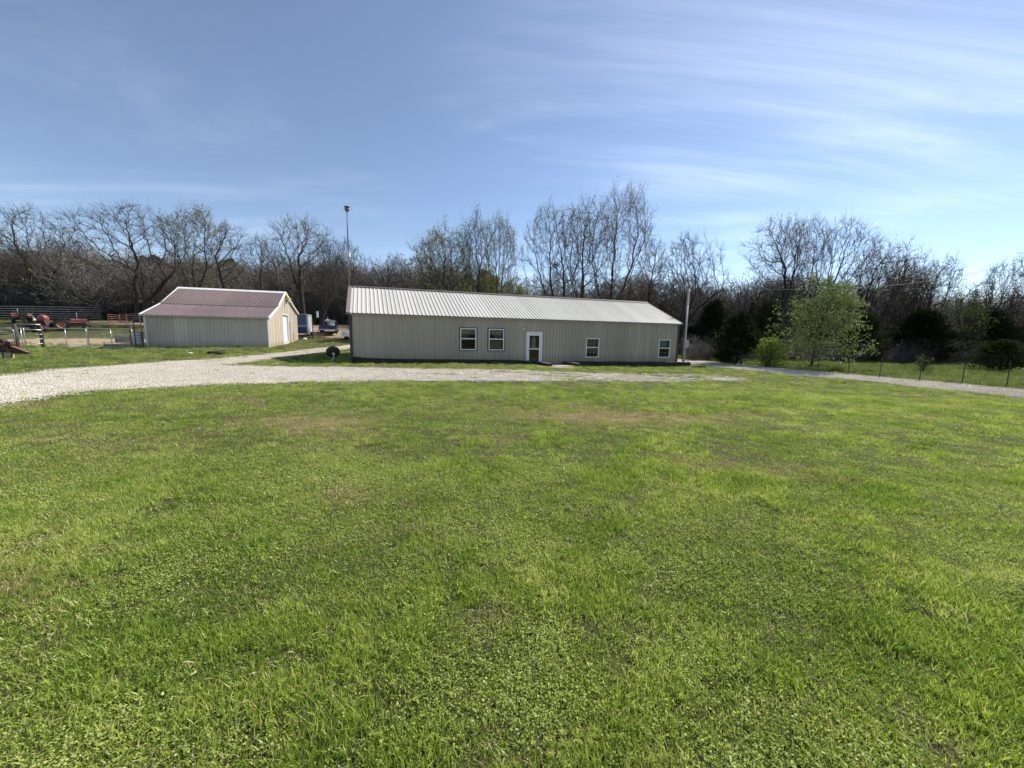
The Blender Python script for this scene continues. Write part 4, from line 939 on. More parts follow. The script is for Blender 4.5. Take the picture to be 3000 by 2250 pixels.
# blue pickup loaded with junk, tail towards the camera
Yk = 47; P_ = at(965, 965, Yk); pk = empty('pickup_truck', g3(P_[0], Yk), math.radians(112), 'blue pickup truck piled with scrap, parked under the trees', 'pickup')
MB().prism([(-.88, .42), (.88, .42), (.9, .62), (.88, .98), (-.88, .98), (-.9, .62)], -2.2, .3).build('bed', M_blue, pk)
MB().prism([(-.86, .42), (.86, .42), (.88, .98), (.72, 1.62), (.6, 1.7), (-.6, 1.7), (-.72, 1.62), (-.88, .98)], .3, 1.75).build('cab', M_blue, pk)
MB().prism([(-.62, 1.04), (.62, 1.04), (.56, 1.56), (-.56, 1.56)], .27, .3).build('rear_window', M_glassd, pk)
MB().prism([(-.86, .42), (.86, .42), (.86, .95), (.7, 1.02), (-.7, 1.02), (-.86, .95)], 1.75, 2.9).build('hood', M_blue, pk)
MB().cbox(-2.32, -2.2, -.9, .9, .42, .56, .02).build('bumper', M_grey, pk)
for sg in (-1, 1):
    MB().box(-2.215, -2.2, sg * .86 - .05, sg * .86 + .05, .62, .88).build('tail_light', M_red, pk)
    for x_ in (-1.5, 2.1): wheel(pk, (x_, sg * .8, .36), .36, .22, M_grey, 16)
rj = random.Random(4)
for k, mm in enumerate((M_whitep, M_rustdark, M_grey, M_cream, M_black, M_bluegrey, M_rust, M_tan)):
    x_, y_ = -1.9 + .25 * k, rj.uniform(-.55, .45); a_, b_, c_ = rj.uniform(.2, .5), rj.uniform(.2, .5), rj.uniform(.25, .75); o = MB().cbox(-a_ / 2, a_ / 2, -b_ / 2, b_ / 2, 0, c_, .03).build('scrap', mm, pk); o.location = (x_, y_, .95); o.rotation_euler = (rj.uniform(-.2, .2), rj.uniform(-.2, .2), rj.random() * 3)
MB().tube([(-1.0, .2, .95), (-1.1, .1, 2.0)], .03, 6).build('scrap', M_grey, pk)
# white car seen past the house corner
Yk = 44; P_ = at(1054, 965, Yk); cr_ = empty('parked_car', g3(P_[0], Yk), math.radians(-100), 'white car with dark windows, mostly hidden behind the left end of the house', 'car')
MB().prism([(-2.1, .35), (2.1, .35), (2.15, .62), (2.0, .86), (1.1, .98), (-2.0, 1.0), (-2.15, .7)], -.88, .88, 'y').build('body', M_whitep, cr_)
MB().prism([(-1.95, 1.0), (1.05, .98), (.35, 1.55), (-1.6, 1.6)], -.76, .76, 'y').build('cabin', M_glassd, cr_)
MB().prism([(.3, 1.55), (-1.55, 1.6), (-1.5, 1.65), (.2, 1.61)], -.74, .74, 'y').build('roof', M_whitep, cr_)
for sg in (-1, 1):
    MB().cbox(2.05, 2.14, sg * .66 - .15, sg * .66 + .15, .62, .78, .02).build('headlight', M_grey, cr_)
    for x_ in (-1.35, 1.35): wheel(cr_, (x_, sg * .8, .33), .33, .2, M_grey, 16)

# ------------------------------------------------------------------ wire fence beyond the lane
pp = [(1995, 37.5), (2051, 36), (2140, 33), (2270, 30), (2401, 27), (2490, 25), (2584, 23.2), (2705, 22), (2831, 21), (2965, 20), (3120, 19)]
wf = empty('wire_fence', (0, 0, 0), 0, 'thin steel post and wire fence beyond the right lane', 'fence'); FP = []
for k, (u, Y) in enumerate(pp):
    x_ = at(u, 1050, Y)[0]; z_ = float(H(x_, Y)); FP.append((x_, Y, z_)); le = rnd.uniform(-.05, .05)
    p_ = MB().tube([(x_, Y, z_ - .3), (x_ + le, Y, z_ + 1.22)], .024, 5).build('post', M_blacksteel, wf)
    if k == 2: MB().tube([(x_ + le, Y, z_ + 1.0), (x_ + le, Y, z_ + 1.24)], .03, 6).build('post_cap', M_whitep, p_)
for hgt in (.4, .8, 1.12):
    MB().tube([(a, b, c + hgt) for a, b, c in FP], .0022, 3).build('wire', M_blacksteel, wf)

# ------------------------------------------------------------------ trees
def frame(t):
    ref = np.where(np.abs(t[..., 2:3]) < .9, np.array([0, 0, 1.]), np.array([1., 0, 0]))
    a = np.cross(ref, t); a /= np.linalg.norm(a, axis=-1, keepdims=True) + 1e-9
    return a, np.cross(t, a)
def tubes(P, R, n):
    """P (N,K,3) polylines, R (N,K) radii -> verts, quads"""
    N_, K, _ = P.shape; T = np.empty_like(P); T[:, 1:-1] = P[:, 2:] - P[:, :-2]; T[:, 0] = P[:, 1] - P[:, 0]; T[:, -1] = P[:, -1] - P[:, -2]
    T /= np.linalg.norm(T, axis=-1, keepdims=True) + 1e-9
    a, b = frame(T); th = 2 * PI * np.arange(n) / n
    V = P[:, :, None, :] + R[:, :, None, None] * (a[:, :, None, :] * np.cos(th)[None, None, :, None] + b[:, :, None, :] * np.sin(th)[None, None, :, None])
    i = np.arange(N_ * K * n).reshape(N_, K, n); j = np.roll(i, -1, 2)
    return V.reshape(-1, 3), np.stack([i[:, :-1], j[:, :-1], j[:, 1:], i[:, 1:]], -1).reshape(-1, 4)
def spikes(A, B, r):
    """last twigs: three-sided needles from A to B"""
    t = B - A; t /= np.linalg.norm(t, axis=-1, keepdims=True) + 1e-9; a, b = frame(t); n = len(A); V = np.empty((n, 4, 3))
    for k in range(3):
        th = 2 * PI * k / 3; V[:, k] = A + r * (a * math.cos(th) + b * math.sin(th))
    V[:, 3] = B; i = np.arange(n)[:, None] * 4
    return V.reshape(-1, 3), np.concatenate([i + [0, 1, 3], i + [1, 2, 3], i + [2, 0, 3]])
def leaves(C, size, rg, flat=.0):
    n = len(C); a = rg.normal(size=(n, 3)); a /= np.linalg.norm(a, axis=1, keepdims=True); b = rg.normal(size=(n, 3)); b[:, 2] *= (1 - flat); b -= a * (a * b).sum(1, keepdims=True); b /= np.linalg.norm(b, axis=1, keepdims=True) + 1e-9
    s = size * (.6 + .8 * rg.random((n, 1)))
    V = np.stack([C - a * s, C - b * s * .55, C + a * s, C + b * s * .55], 1)
    return V.reshape(-1, 3), np.arange(4 * n).reshape(n, 4)
def grow(P, R, nc, rg, t0, t1, ang, lratio, K, up, wob, rr, droop=0.):
    """children of every polyline in P"""
    N_, Kp, _ = P.shape; L_ = np.linalg.norm(np.diff(P, axis=1), axis=2).sum(1)
    t = t0 + (t1 - t0) * (np.arange(nc)[None] + rg.random((N_, nc))) / nc
    f = t * (Kp - 1); i = np.clip(f.astype(int), 0, Kp - 2); w = (f - i)[..., None]; n = np.arange(N_)[:, None]
    st = P[n, i] * (1 - w) + P[n, i + 1] * w; tg = P[n, i + 1] - P[n, i]; tg /= np.linalg.norm(tg, axis=-1, keepdims=True) + 1e-9
    r0 = (R[n, i] * (1 - w[..., 0]) + R[n, i + 1] * w[..., 0]) * rr
    a, b = frame(tg); az = rg.random((N_, 1)) * 6.28 + np.arange(nc)[None] * 2.4 + rg.normal(size=(N_, nc)) * .4
    th = ang * (.65 + .7 * rg.random((N_, nc)))
    d = tg * np.cos(th)[..., None] + (a * np.cos(az)[..., None] + b * np.sin(az)[..., None]) * np.sin(th)[..., None]
    ln = L_[:, None] * lratio * (1.15 - .55 * t) * (.7 + .6 * rg.random((N_, nc)))
    d = d.reshape(-1, 3); st = st.reshape(-1, 3); ln = ln.ravel(); r0 = r0.ravel(); M_ = len(d)
    Q = np.empty((M_, K, 3)); Q[:, 0] = st
    for k in range(1, K):
        d = d + rg.normal(size=(M_, 3)) * wob; d[:, 2] += up - droop * (k / K); d /= np.linalg.norm(d, axis=1, keepdims=True)
        Q[:, k] = Q[:, k - 1] + d * (ln / (K - 1))[:, None]
    RR = r0[:, None] * np.linspace(1, .32, K)[None]
    return Q, RR
class TreeProto: pass
def make_tree(seed, Ht=15., W=5., cb=.28, wp=.55, leaf=None, nleaf=1600, lsize=.10, tr=.24, trunks=1, lean=0., limbs=(), na=1000, pw_=.7, upt=.16, flat=0., lead=1, pokes=4):
    """branches grown towards points spread through the crown (space colonisation), then twigs and buds"""
    rg = np.random.default_rng(seed); st = .042 * Ht
    # crown points
    t = np.concatenate([rg.random(na), 1 - .35 * rg.random(na // 4)]); n = len(t)
    def prof(t): return np.where(t < wp, np.clip(.12 + .88 * (t / wp), 0, 1) ** pw_, np.sqrt(np.clip(1 - ((t - wp) / (1.02 - wp)) ** 2, 0, 1)))
    az = rg.random(n) * 6.283; lob = 1 + .16 * np.sin(az * 2 + seed) + .13 * np.sin(az * 3 + t * 5 + seed * 2) + .10 * rg.normal(size=n)
    r = W * prof(t) * lob * rg.random(n) ** .42
    z = (cb + (1 - cb) * t) * Ht * (1 + .05 * np.sin(az * 3 + seed))
    A = np.c_[r * np.cos(az) + lean * np.maximum(z - cb * Ht, 0), r * np.sin(az), z]
    # clear a few gaps so the sky shows through
    for _ in range(pokes):
        c = A[rg.integers(n)]; A = A[np.linalg.norm((A - c) / np.array([1, 1, 1.3]), axis=1) > W * .22]; n = len(A)
    for l in limbs:
        e = np.array(l[-3:], float); A = np.concatenate([A] + [p + rg.normal(size=(26, 3)) * np.array([.07, .07, .09]) * Ht + [0, 0, .05 * Ht] for p in e])
    N_, par = [], []
    def line(pts, p0):
        p = p0
        for q in pts: N_.append(np.array(q, float)); par.append(p); p = len(N_) - 1
        return p
    for q in range(trunks):
        off = (q - (trunks - 1) / 2); k = max(4, int(cb * Ht * 1.15 / st)); x0 = off * .28 if trunks > 1 else 0.; p = np.array([x0, 0, -.25]); d = np.array([off * .24 + lean * .8 + rg.normal() * .05, rg.normal() * .08, 1.]); pts = [p.copy()]
        for _ in range(k):
            d = d / np.linalg.norm(d); p = p + d * st; pts.append(p.copy()); d = d + rg.normal(size=3) * np.array([.08, .08, 0]) + [0, 0, .16]
        root = line(pts, -1)
        for j in range(lead):
            d2 = d + np.array([(j - (lead - 1) / 2) * .75 + rg.normal() * .1, rg.normal() * .35, .1]) if lead > 1 else d.copy(); p2 = p.copy(); pts = []
            for _ in range(int((.30 if lead > 1 else .34) * Ht / st)):
                d2 = d2 / np.linalg.norm(d2); p2 = p2 + d2 * st; pts.append(p2.copy()); d2 = d2 + rg.normal(size=3) * .13 + [0, 0, .10]
            line(pts, root)
    for l in limbs:
        pts = resample3(np.array(l, float), max(4, int(np.linalg.norm(np.diff(np.array(l, float), axis=0), axis=1).sum() / st)))
        p0 = int(np.argmin([np.linalg.norm(q - pts[0]) for q in N_])); line(pts[1:], p0)
    P = np.array(N_); best = np.full(len(A), 1e9); who = np.zeros(len(A), int)
    def upd(i0):
        D = np.linalg.norm(A[:, None] - P[None, i0:], axis=2) + np.where(P[None, i0:, 2] < .72 * cb * Ht, 1e6, 0); m_ = D.argmin(1); dm = D[np.arange(len(A)), m_]; c = dm < best; best[c] = dm[c]; who[c] = m_[c] + i0
    upd(0); kill = .85 * st; alive = np.ones(len(A), bool); par = list(par)
    for it in range(70):
        act = alive & (best < Ht * .5)
        if not act.any(): break
        dv = A[act] - P[who[act]]; dv /= np.linalg.norm(dv, axis=1, keepdims=True) + 1e-9
        acc = np.zeros_like(P); np.add.at(acc, who[act], dv); ids = np.unique(who[act]); g = acc[ids]; g /= np.linalg.norm(g, axis=1, keepdims=True) + 1e-9
        g = g + rg.normal(size=g.shape) * .11 + [0, 0, upt]; g /= np.linalg.norm(g, axis=1, keepdims=True)
        new = P[ids] + g * st; ok_ = np.linalg.norm(new[:, None] - P[None], axis=2).min(1) > .55 * st
        if not ok_.any(): break
        bad = np.isin(who, ids[~ok_]) & alive; alive[bad & (best < 2.2 * st)] = False; new = new[ok_]; ids = ids[ok_]; i0 = len(P); P = np.concatenate([P, new]); par += list(ids); upd(i0); alive &= best > kill
        if len(P) > 4200: break
    par = np.array(par); n = len(P); w = np.zeros(n); nch = np.bincount(par[par >= 0], minlength=n); w[nch == 0] = 1.
    for i in range(n - 1, -1, -1):
        if par[i] >= 0: w[par[i]] += w[i]
    R = .0105 * np.maximum(w, 1) ** .56; R *= np.where(R > .03, (tr / R.max() - 1) * np.clip((R - .03) / (R.max() - .03), 0, 1) + 1, 1)
    lowz = P[:, 2] < .6; R[lowz] *= 1.22
    for _ in range(3):      # smooth the limbs
        cs = np.zeros_like(P); np.add.at(cs, par[par >= 0], P[par >= 0]); mid = (par >= 0) & (nch > 0); Q_ = P.copy()
        Q_[mid] = .5 * P[mid] + .25 * P[par[mid]] + .25 * cs[mid] / nch[mid][:, None]; P = Q_
    hz = np.percentile(P[:, 2], 99.8) + .3; sc = np.array([1, 1, Ht / hz]); P = P * sc
    seg = np.where(par >= 0)[0]; A0, B0 = P[par[seg]], P[seg]; dv = B0 - A0; A1 = A0 - dv * .06
    RP = np.minimum(R[par[seg]], R[seg] * 1.35)
    thick = R[seg] > .03
    v, f = tubes(np.stack([A1, B0 + dv * .04], 1)[thick], np.stack([RP, R[seg]], 1)[thick], 7)
    T = TreeProto(); T.h, T.w = Ht, W; T.trunk = np_mesh('trunk', v, f, [M_bark], smooth=True)
    v1, f1 = tubes(np.stack([A0, B0], 1)[~thick], np.stack([RP, R[seg]], 1)[~thick], 3)
    # twigs
    thin = np.where((R < .034) & (P[:, 2] > cb * Ht * .7))[0]; dirs = np.zeros_like(P); dirs[seg] = dv / (np.linalg.norm(dv, axis=1, keepdims=True) + 1e-9)
    rep = np.where(nch[thin] == 0, 4, np.where(rg.random(len(thin)) < .6, 3, 2)); src = np.repeat(thin, rep); m_ = len(src)
    td = dirs[src] + rg.normal(size=(m_, 3)) * .38 + [0, 0, .28]; td /= np.linalg.norm(td, axis=1, keepdims=True); ln = st * (.7 + 1.3 * rg.random((m_, 1)))
    o0 = P[src] - dirs[src] * st * rg.random((m_, 1)); E1 = o0 + td * ln
    v2, f2 = spikes(o0, E1, .012)
    k2 = rg.integers(0, m_, int(m_ * 1.7)); fr_ = .3 + .7 * rg.random((len(k2), 1)); o1 = o0[k2] + (E1[k2] - o0[k2]) * fr_; td2 = td[k2] + rg.normal(size=(len(k2), 3)) * .36 + [0, 0, .12]; td2 /= np.linalg.norm(td2, axis=1, keepdims=True); E2 = o1 + td2 * ln[k2] * .75
    v3, f3 = spikes(o1, E2, .0095)
    tri = np.concatenate([f1[:, [0, 1, 2]], f1[:, [0, 2, 3]], f2 + len(v1), f3 + len(v1) + len(v2)])
    T.crown = np_mesh('crown', np.concatenate([v1, v2, v3]), tri, [M_twig]); T.leaf = None
    if leaf is not None:
        E_ = np.concatenate([E1, E2]); cl = rg.random(3) * 6; pr_ = .25 + .75 * (E_[:, 2] / Ht) ** 1.5 * (.6 + .6 * np.sin(E_[:, 0] * .9 + cl[0]) * np.sin(E_[:, 2] * .8 + cl[1])); E_ = E_[rg.random(len(E_)) < pr_]
        C = E_[rg.integers(0, len(E_), nleaf)] + rg.normal(size=(nleaf, 3)) * .10
        v, f = leaves(C, lsize, rg); T.leaf = np_mesh('foliage', v, f, [leaf])
    return T
def resample3(a, n):
    d = np.r_[0, np.cumsum(np.linalg.norm(np.diff(a, axis=0), axis=1))]; t = np.linspace(0, d[-1], n)
    return np.stack([np.interp(t, d, a[:, k]) for k in range(3)], 1)
TP = {
    'spread': make_tree(11, 14, 6.0, .24, .55, tr=.46, lead=3, pw_=.6),
    'spread2': make_tree(12, 15, 6.2, .22, .55, tr=.38, trunks=2, lead=2, pw_=.6),
    'vase': make_tree(23, 15, 4.2, .26, .66, M_bud, 4600, .075, tr=.30, lead=3, pw_=.6, upt=.2),
    'vase2': make_tree(24, 15, 3.8, .30, .64, M_budgreen, 2600, .085, tr=.36, lead=2, pw_=.6, upt=.2),
    'slim': make_tree(31, 12, 2.7, .34, .6, None, tr=.20, na=650, pw_=.8, upt=.2, pokes=2),
    'oak': make_tree(41, 14, 4.4, .36, .62, M_bud, 1500, .07, tr=.36, lead=2, pw_=.55, upt=.06),
    'multi': make_tree(52, 15, 4.8, .22, .64, M_budbrown, 1100, .07, tr=.27, trunks=3, pw_=.6, upt=.2),
    'tall': make_tree(61, 17, 4.7, .24, .62, M_budbrown, 3600, .07, tr=.38, lean=.05, lead=3, upt=.2, na=1300, pw_=.6,
                      limbs=[[(.2, 0, 2.4), (1.3, .2, 2.3), (2.3, .3, 2.6), (3.2, .4, 3.9), (4.6, .5, 5.8), (5.6, .4, 7.2)]]),
    'limb': make_tree(71, 12, 3.6, .26, .6, None, tr=.30, lead=2, upt=.2, na=900, pw_=.8,
                      limbs=[[(.1, 0, 3.0), (1.2, 0, 4.2), (2.8, .2, 5.6), (4.3, .2, 6.3), (5.6, .2, 7.0)]]),
    'fan': make_tree(81, 11, 4.4, .18, .66, M_budbrown, 2000, .065, tr=.32, trunks=2, lean=.20, lead=2, pw_=.75, upt=.12),
    'round': make_tree(91, 11, 4.8, .22, .56, M_bud, 6000, .08, tr=.30, lead=3, pw_=.7, upt=.18),
    'gnarl': make_tree(95, 11, 4.4, .26, .6, None, tr=.31, trunks=2, lead=2, pw_=.6, na=800),
}
def place_tree(name, pname, xb, Y, xt, yt, hwpx, label, rot=0., cat='tree', group='bare trees behind the house'):
    T = TP[pname]; B_ = at(xb, 960, Y); x = B_[0]; z = float(H(x, Y)); top = at(xt, yt, Y); h = top[2] - z; w = hwpx / FPX * Y
    o = empty(name, (x, Y, z - .05), 0, label, cat, group)
    lean_ = math.atan2(top[0] - x, h)
    o.rotation_euler = (0, lean_ * .75, rot); s_ = w / T.w; o.scale = (s_, s_, h / T.h)
    for nm, me_ in (('trunk', T.trunk), ('crown', T.crown), ('foliage', T.leaf)):
        if me_ is None: continue
        c = bpy.data.objects.new(nm, me_); COL.objects.link(c); c.parent = o
    return o
TR = [
    ('spread', 105, 62, 95, 600, 118, 'wide bare tree forking low at the left edge, behind the red tractors', 0.3),
    ('gnarl', 215, 75, 205, 690, 60, 'smaller bare tree standing left of the barn, behind the corral rails', 1.2),
    ('spread2', 412, 56, 405, 596, 140, 'big bare twin-trunked tree behind the left end of the barn', 0.2),
    ('vase', 570, 55, 565, 603, 80, 'tree in pale bud rising above the middle of the barn roof', 0.7),
    ('slim', 678, 55, 678, 650, 48, 'slender bare tree above the right half of the barn roof', 0.),
    ('slim', 770, 58, 760, 683, 34, 'thin bare tree above the barn ridge, second left of the round-headed tree', 2.1),
    ('slim', 808, 62, 803, 700, 28, 'thinnest bare tree, just left of the round-headed tree', 4.),
    ('oak', 890, 52, 884, 634, 82, 'round-headed bare tree rising behind the right gable of the barn', .4),
    ('gnarl', 938, 50, 975, 690, 48, 'bare tree leaning right, behind the blue pickup', .2),
    ('spread', 1030, 46, 1078, 684, 62, 'bare tree leaning right beside the tall thin mast', 2.4),
    ('slim', 1152, 60, 1155, 742, 40, 'small bare tree over the left part of the house roof', 1.),
    ('round', 1310, 48, 1283, 668, 86, 'rounded tree in pale green bud over the left half of the house roof', .6),
    ('vase2', 1395, 50, 1388, 624, 54, 'upright tree in light green bud above the house door', .1),
    ('vase', 1462, 48, 1462, 632, 56, 'upright budding tree with brown-green tufts, next right of the light green one', 2.6),
    ('multi', 1655, 46, 1585, 606, 84, 'many-stemmed tree spreading left, left of the tallest tree group', .3),
    ('vase2', 1698, 45, 1695, 588, 66, 'upright sparse tree immediately left of the tallest tree', 1.8),
    ('tall', 1778, 43, 1815, 554, 104, 'tallest tree, in brown bud, with a low limb to the right over the roof', 0.),
    ('slim', 1900, 52, 1912, 702, 44, 'small bare tree between the tallest tree and the utility pole', .9),
    ('limb', 2000, 46, 2022, 678, 72, 'bare tree behind the utility pole with one long limb reaching right', 0.),
    ('oak', 2254, 46, 2235, 640, 80, 'bare tree left of the pale green leafy tree, broad and curving', 1.3),
    ('multi', 2318, 48, 2325, 640, 60, 'crossing-trunked tree behind the left side of the pale green leafy tree', 2.2),
    ('spread2', 2440, 48, 2455, 640, 88, 'tall bare tree directly behind the pale green leafy tree', 1.1),
    ('fan', 2508, 46, 2572, 708, 92, 'fan-shaped bare tree right of the pale green leafy tree', 0.),
    ('fan', 2615, 48, 2665, 736, 70, 'second fan-shaped bare tree, leaning right, towards the cable', .5),
    ('fan', 2700, 50, 2735, 752, 58, 'third and lowest fan-shaped tree, under the overhead cable', -.3),
    ('gnarl', 2912, 46, 2890, 760, 52, 'forked bare tree near the right edge under the cable', .7),
    ('slim', 2968, 44, 2972, 728, 44, 'bare tree at the right edge crossed by the cable', 1.5),
    ('spread', -40, 66, -30, 640, 90, 'bare tree partly cut off by the left edge', 3.),
]
for a in TR:
    place_tree('tree', a[0], a[1], a[2], a[3], a[4], a[5], a[6], a[7])

# cedars: sprays spread through a ragged cone
def make_cedar(seed, Ht=5., W=2., m=M_cedar, n=5200, size=.16, shape=.75, base=.02):
    rg = np.random.default_rng(seed); nl = 110; lt = rg.random(nl) ** .85; la = rg.random(nl) * 6.283
    lp = np.where(lt < .2, .82 + lt * .8, np.clip(1 - (np.clip(lt - .2, 0, 1) / .84) ** (1.25 + .5 * shape), .03, 1)); lr = W * lp * (.62 + .5 * rg.random(nl))
    which = rg.integers(0, nl, n); u = .25 + .8 * np.sqrt(rg.random(n)); az = la[which] + rg.normal(size=n) * .22 / (.4 + u); r = lr[which] * u; wd = .10 * W
    C = np.c_[r * np.cos(az), r * np.sin(az), base * Ht + lt[which] * Ht * .93 + u * u * lr[which] * .28] + rg.normal(size=(n, 3)) * wd * np.array([.8, .8, .7])
    C[:, 2] = np.maximum(C[:, 2], .04)
    a = np.c_[np.cos(az), np.sin(az), .55 + .5 * rg.random(n)] + rg.normal(size=(n, 3)) * .3; a /= np.linalg.norm(a, axis=1, keepdims=True)
    b = np.cross(a, rg.normal(size=(n, 3))); b /= np.linalg.norm(b, axis=1, keepdims=True); s = size * (.5 + rg.random((n, 1)))
    V = np.stack([C - a * s * .6, C - b * s * .32, C + a * s * 1.2, C + b * s * .32], 1).reshape(-1, 3)
    T = TreeProto(); T.h, T.w = Ht, W
    T.leaf = np_mesh('crown', V, np.arange(4 * n).reshape(n, 4), [m])
    K = 7; P = np.zeros((1, K, 3)); P[0, :, 2] = np.linspace(-.2, Ht * .9, K); R = np.linspace(.11, .02, K)[None]; Q, RQ = grow(P, R, 26, rg, .06, .95, 1.2, .3, 4, .02, .1, .5)
    v, f = tubes(P, R, 7); v2, f2 = tubes(Q, RQ, 3)
    v2[:, :2] *= W / 1.6
    T.trunk = np_mesh('trunk', np.concatenate([v, v2]), np.concatenate([np.concatenate([f[:, [0, 1, 2]], f[:, [0, 2, 3]]]), np.concatenate([f2[:, [0, 1, 2]], f2[:, [0, 2, 3]]]) + len(v)]), [M_bark])
    return T
CP = {'c1': make_cedar(1, 5, 2.2, M_cedar, 9000), 'c2': make_cedar(2, 7, 2.2, M_cedar, 9000, .2), 'c3': make_cedar(3, 3, 2.0, M_cedar2, 7000, .13, .55)}
def place_cedar(p, xb, yb, Y, yt, hwpx, label, rot=0., group='dark cedars at the wood edge'):
    T = CP[p]; B_ = at(xb, yb, Y); z = float(H(B_[0], Y)); top = at(xb, yt, Y); h = top[2] - z; w = hwpx / FPX * Y
    o = empty('cedar', (B_[0], Y, z - .05), rot, label, 'cedar', group); s_ = w / T.w; o.scale = (s_, s_, h / T.h)
    for nm, me_ in (('trunk', T.trunk), ('crown', T.leaf)):
        c = bpy.data.objects.new(nm, me_); COL.objects.link(c); c.parent = o
for a in [
    ('c1', 2160, 1046, 33, 915, 72, 'dark dense cedar standing alone right of the utility pole', .4),
    ('c1', 2085, 1000, 46, 880, 56, 'dark cedar behind the utility pole at the wood edge', 1.),
    ('c1', 2240, 1000, 42, 885, 52, 'dark cedar just behind and right of the lone dense cedar', 2.),
    ('c1', 2525, 1030, 38, 915, 56, 'dark cedar at the right side of the pale green leafy tree', 3.),
    ('c1', 2690, 1050, 38, 905, 86, 'broad black-green cedar in the middle of the right wood edge', 4.),
    ('c3', 2930, 1085, 29, 995, 66, 'olive bushy cedar in the lower right corner of the wood edge', .2),
    ('c1', 2890, 1040, 41, 910, 66, 'dark cedar behind the olive bushy one at the right', 5.),
    ('c2', 20, 930, 64, 822, 55, 'dark cedar at the left edge behind the corral rails', .6),
    ('c2', 190, 925, 68, 852, 58, 'dark cedar behind the red tractor', 1.6),
    ('c2', 365, 930, 66, 868, 50, 'dark cedar left of the barn roof, behind the red corral panels', 2.6),
]: place_cedar(*a)

# the pale green leafy tree and bushes in leaf
def leafy(name, seed, xb, yb, Y, yt, hwpx, n, size, m, label, cat, zlo=.1, group=None, nst=3, up=.05, ang=.95, lr=.42):
    rg = np.random.default_rng(seed); B_ = at(xb, yb, Y); z = float(H(B_[0], Y)); top = at(xb, yt, Y); h = top[2] - z; w = hwpx / FPX * Y
    o = empty(name, (B_[0], Y, z - .03), 0, label, cat, group); K = 8
    P = np.zeros((nst, K, 3)); 
    for q in range(nst):
        d = np.array([rg.normal() * .18, rg.normal() * .18, 1.]); p = np.array([rg.normal() * .08, rg.normal() * .08, -.1])
        for k in range(K):
            P[q, k] = p; d = d + rg.normal(size=3) * .07; d[2] += .03; d /= np.linalg.norm(d); p = p + d * h * .95 / (K - 1)
    R = np.linspace(1, .2, K)[None] * h * .012 * np.ones((nst, 1)); Q, RQ = grow(P, R, 14 if nst > 1 else 44, rg, .05, .98, ang, lr, 6, up, .14, .6 if nst > 1 else .4); Q2, RQ2 = grow(Q, RQ, 7, rg, .2, 1, .8, .5, 4, .03, .16, .6); Q3, RQ3 = grow(Q2, np.maximum(RQ2, .006), 3, rg, .2, 1, .8, .55, 3, .02, .16, .7)
    hw = np.percentile(np.abs(Q3[:, :, 0]), 97); hz = np.percentile(Q3[:, :, 2], 99.5); sc = np.array([w / hw, w / hw, h / hz])
    v, f = tubes(P * sc, R, 7); v2, f2 = tubes(Q * sc, RQ, 4); v3, f3 = tubes(Q2 * sc, np.maximum(RQ2, .006), 3)
    me_ = np_mesh('trunk', np.concatenate([v, v2, v3]), np.concatenate([f, f2 + len(v), f3 + len(v) + len(v2)]), [M_bark]); c = bpy.data.objects.new('trunk', me_); COL.objects.link(c); c.parent = o
    E_ = (Q3 * sc).reshape(-1, 3); E_ = E_[E_[:, 2] > zlo * h]
    C = E_[rg.integers(0, len(E_), n)] + rg.normal(size=(n, 3)) * size * 1.6
    v, f = leaves(C, size, rg); me_ = np_mesh('crown', v, f, [m]); c = bpy.data.objects.new('crown', me_); COL.objects.link(c); c.parent = o
    return o
leafy('tree', 5, 2378, 1058, 30, 812, 94, 9500, .075, M_leafy, 'pale green leafy tree in front of the right wood edge', 'tree', .01, nst=1, up=.03, ang=1.15, lr=.45)
leafy('bush', 6, 2252, 1052, 30, 990, 42, 3200, .07, leaf_mat('bush_leaf', [(.13, .19, .035), (.24, .32, .06), (.36, .43, .11)], .4, gloss=.01), 'bright green low bush left of the pale green leafy tree', 'bush', .0, nst=6)
leafy('bush', 7, 2705, 1062, 27, 1040, 18, 260, .05, M_budgreen, 'tiny yellow-green sprout at the foot of the right wood edge', 'bush', .0, nst=4)
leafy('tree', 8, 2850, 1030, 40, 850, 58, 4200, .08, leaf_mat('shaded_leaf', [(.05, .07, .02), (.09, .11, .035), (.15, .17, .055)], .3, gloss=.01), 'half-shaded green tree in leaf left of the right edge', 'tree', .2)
for k, (x, Y, yt, w_, lb) in enumerate([(1420, 52, 772, 60, 'olive-green understory tree above the roof over the door'), (1520, 54, 790, 44, 'yellow-green understory tree left of the many-stemmed tree'),
                                     (1360, 56, 800, 40, 'olive understory tree under the light green budding tree'), (700, 78, 770, 44, 'green understory tree above the barn roof, far back')]):
    leafy('tree', 20 + k, x, 950, Y, yt, w_, 4200, .10, mat_ if False else M_budgreen, lb, 'tree', .1)
nst_ = MB(); rn = np.random.default_rng(3)
P_ = at(1626, 779, 46)
for k in range(60):
    a_ = rn.normal(size=3) * .22; b_ = rn.normal(size=3) * .3; nst_.tube([a_ - b_ * .7, a_ + b_ * .7], .02, 3)
n_ = nst_.build('bird_nest', M_bark); n_.location = P_; tag(n_, 'dark clump of twigs high in a fork left of the tallest trees', 'nest')

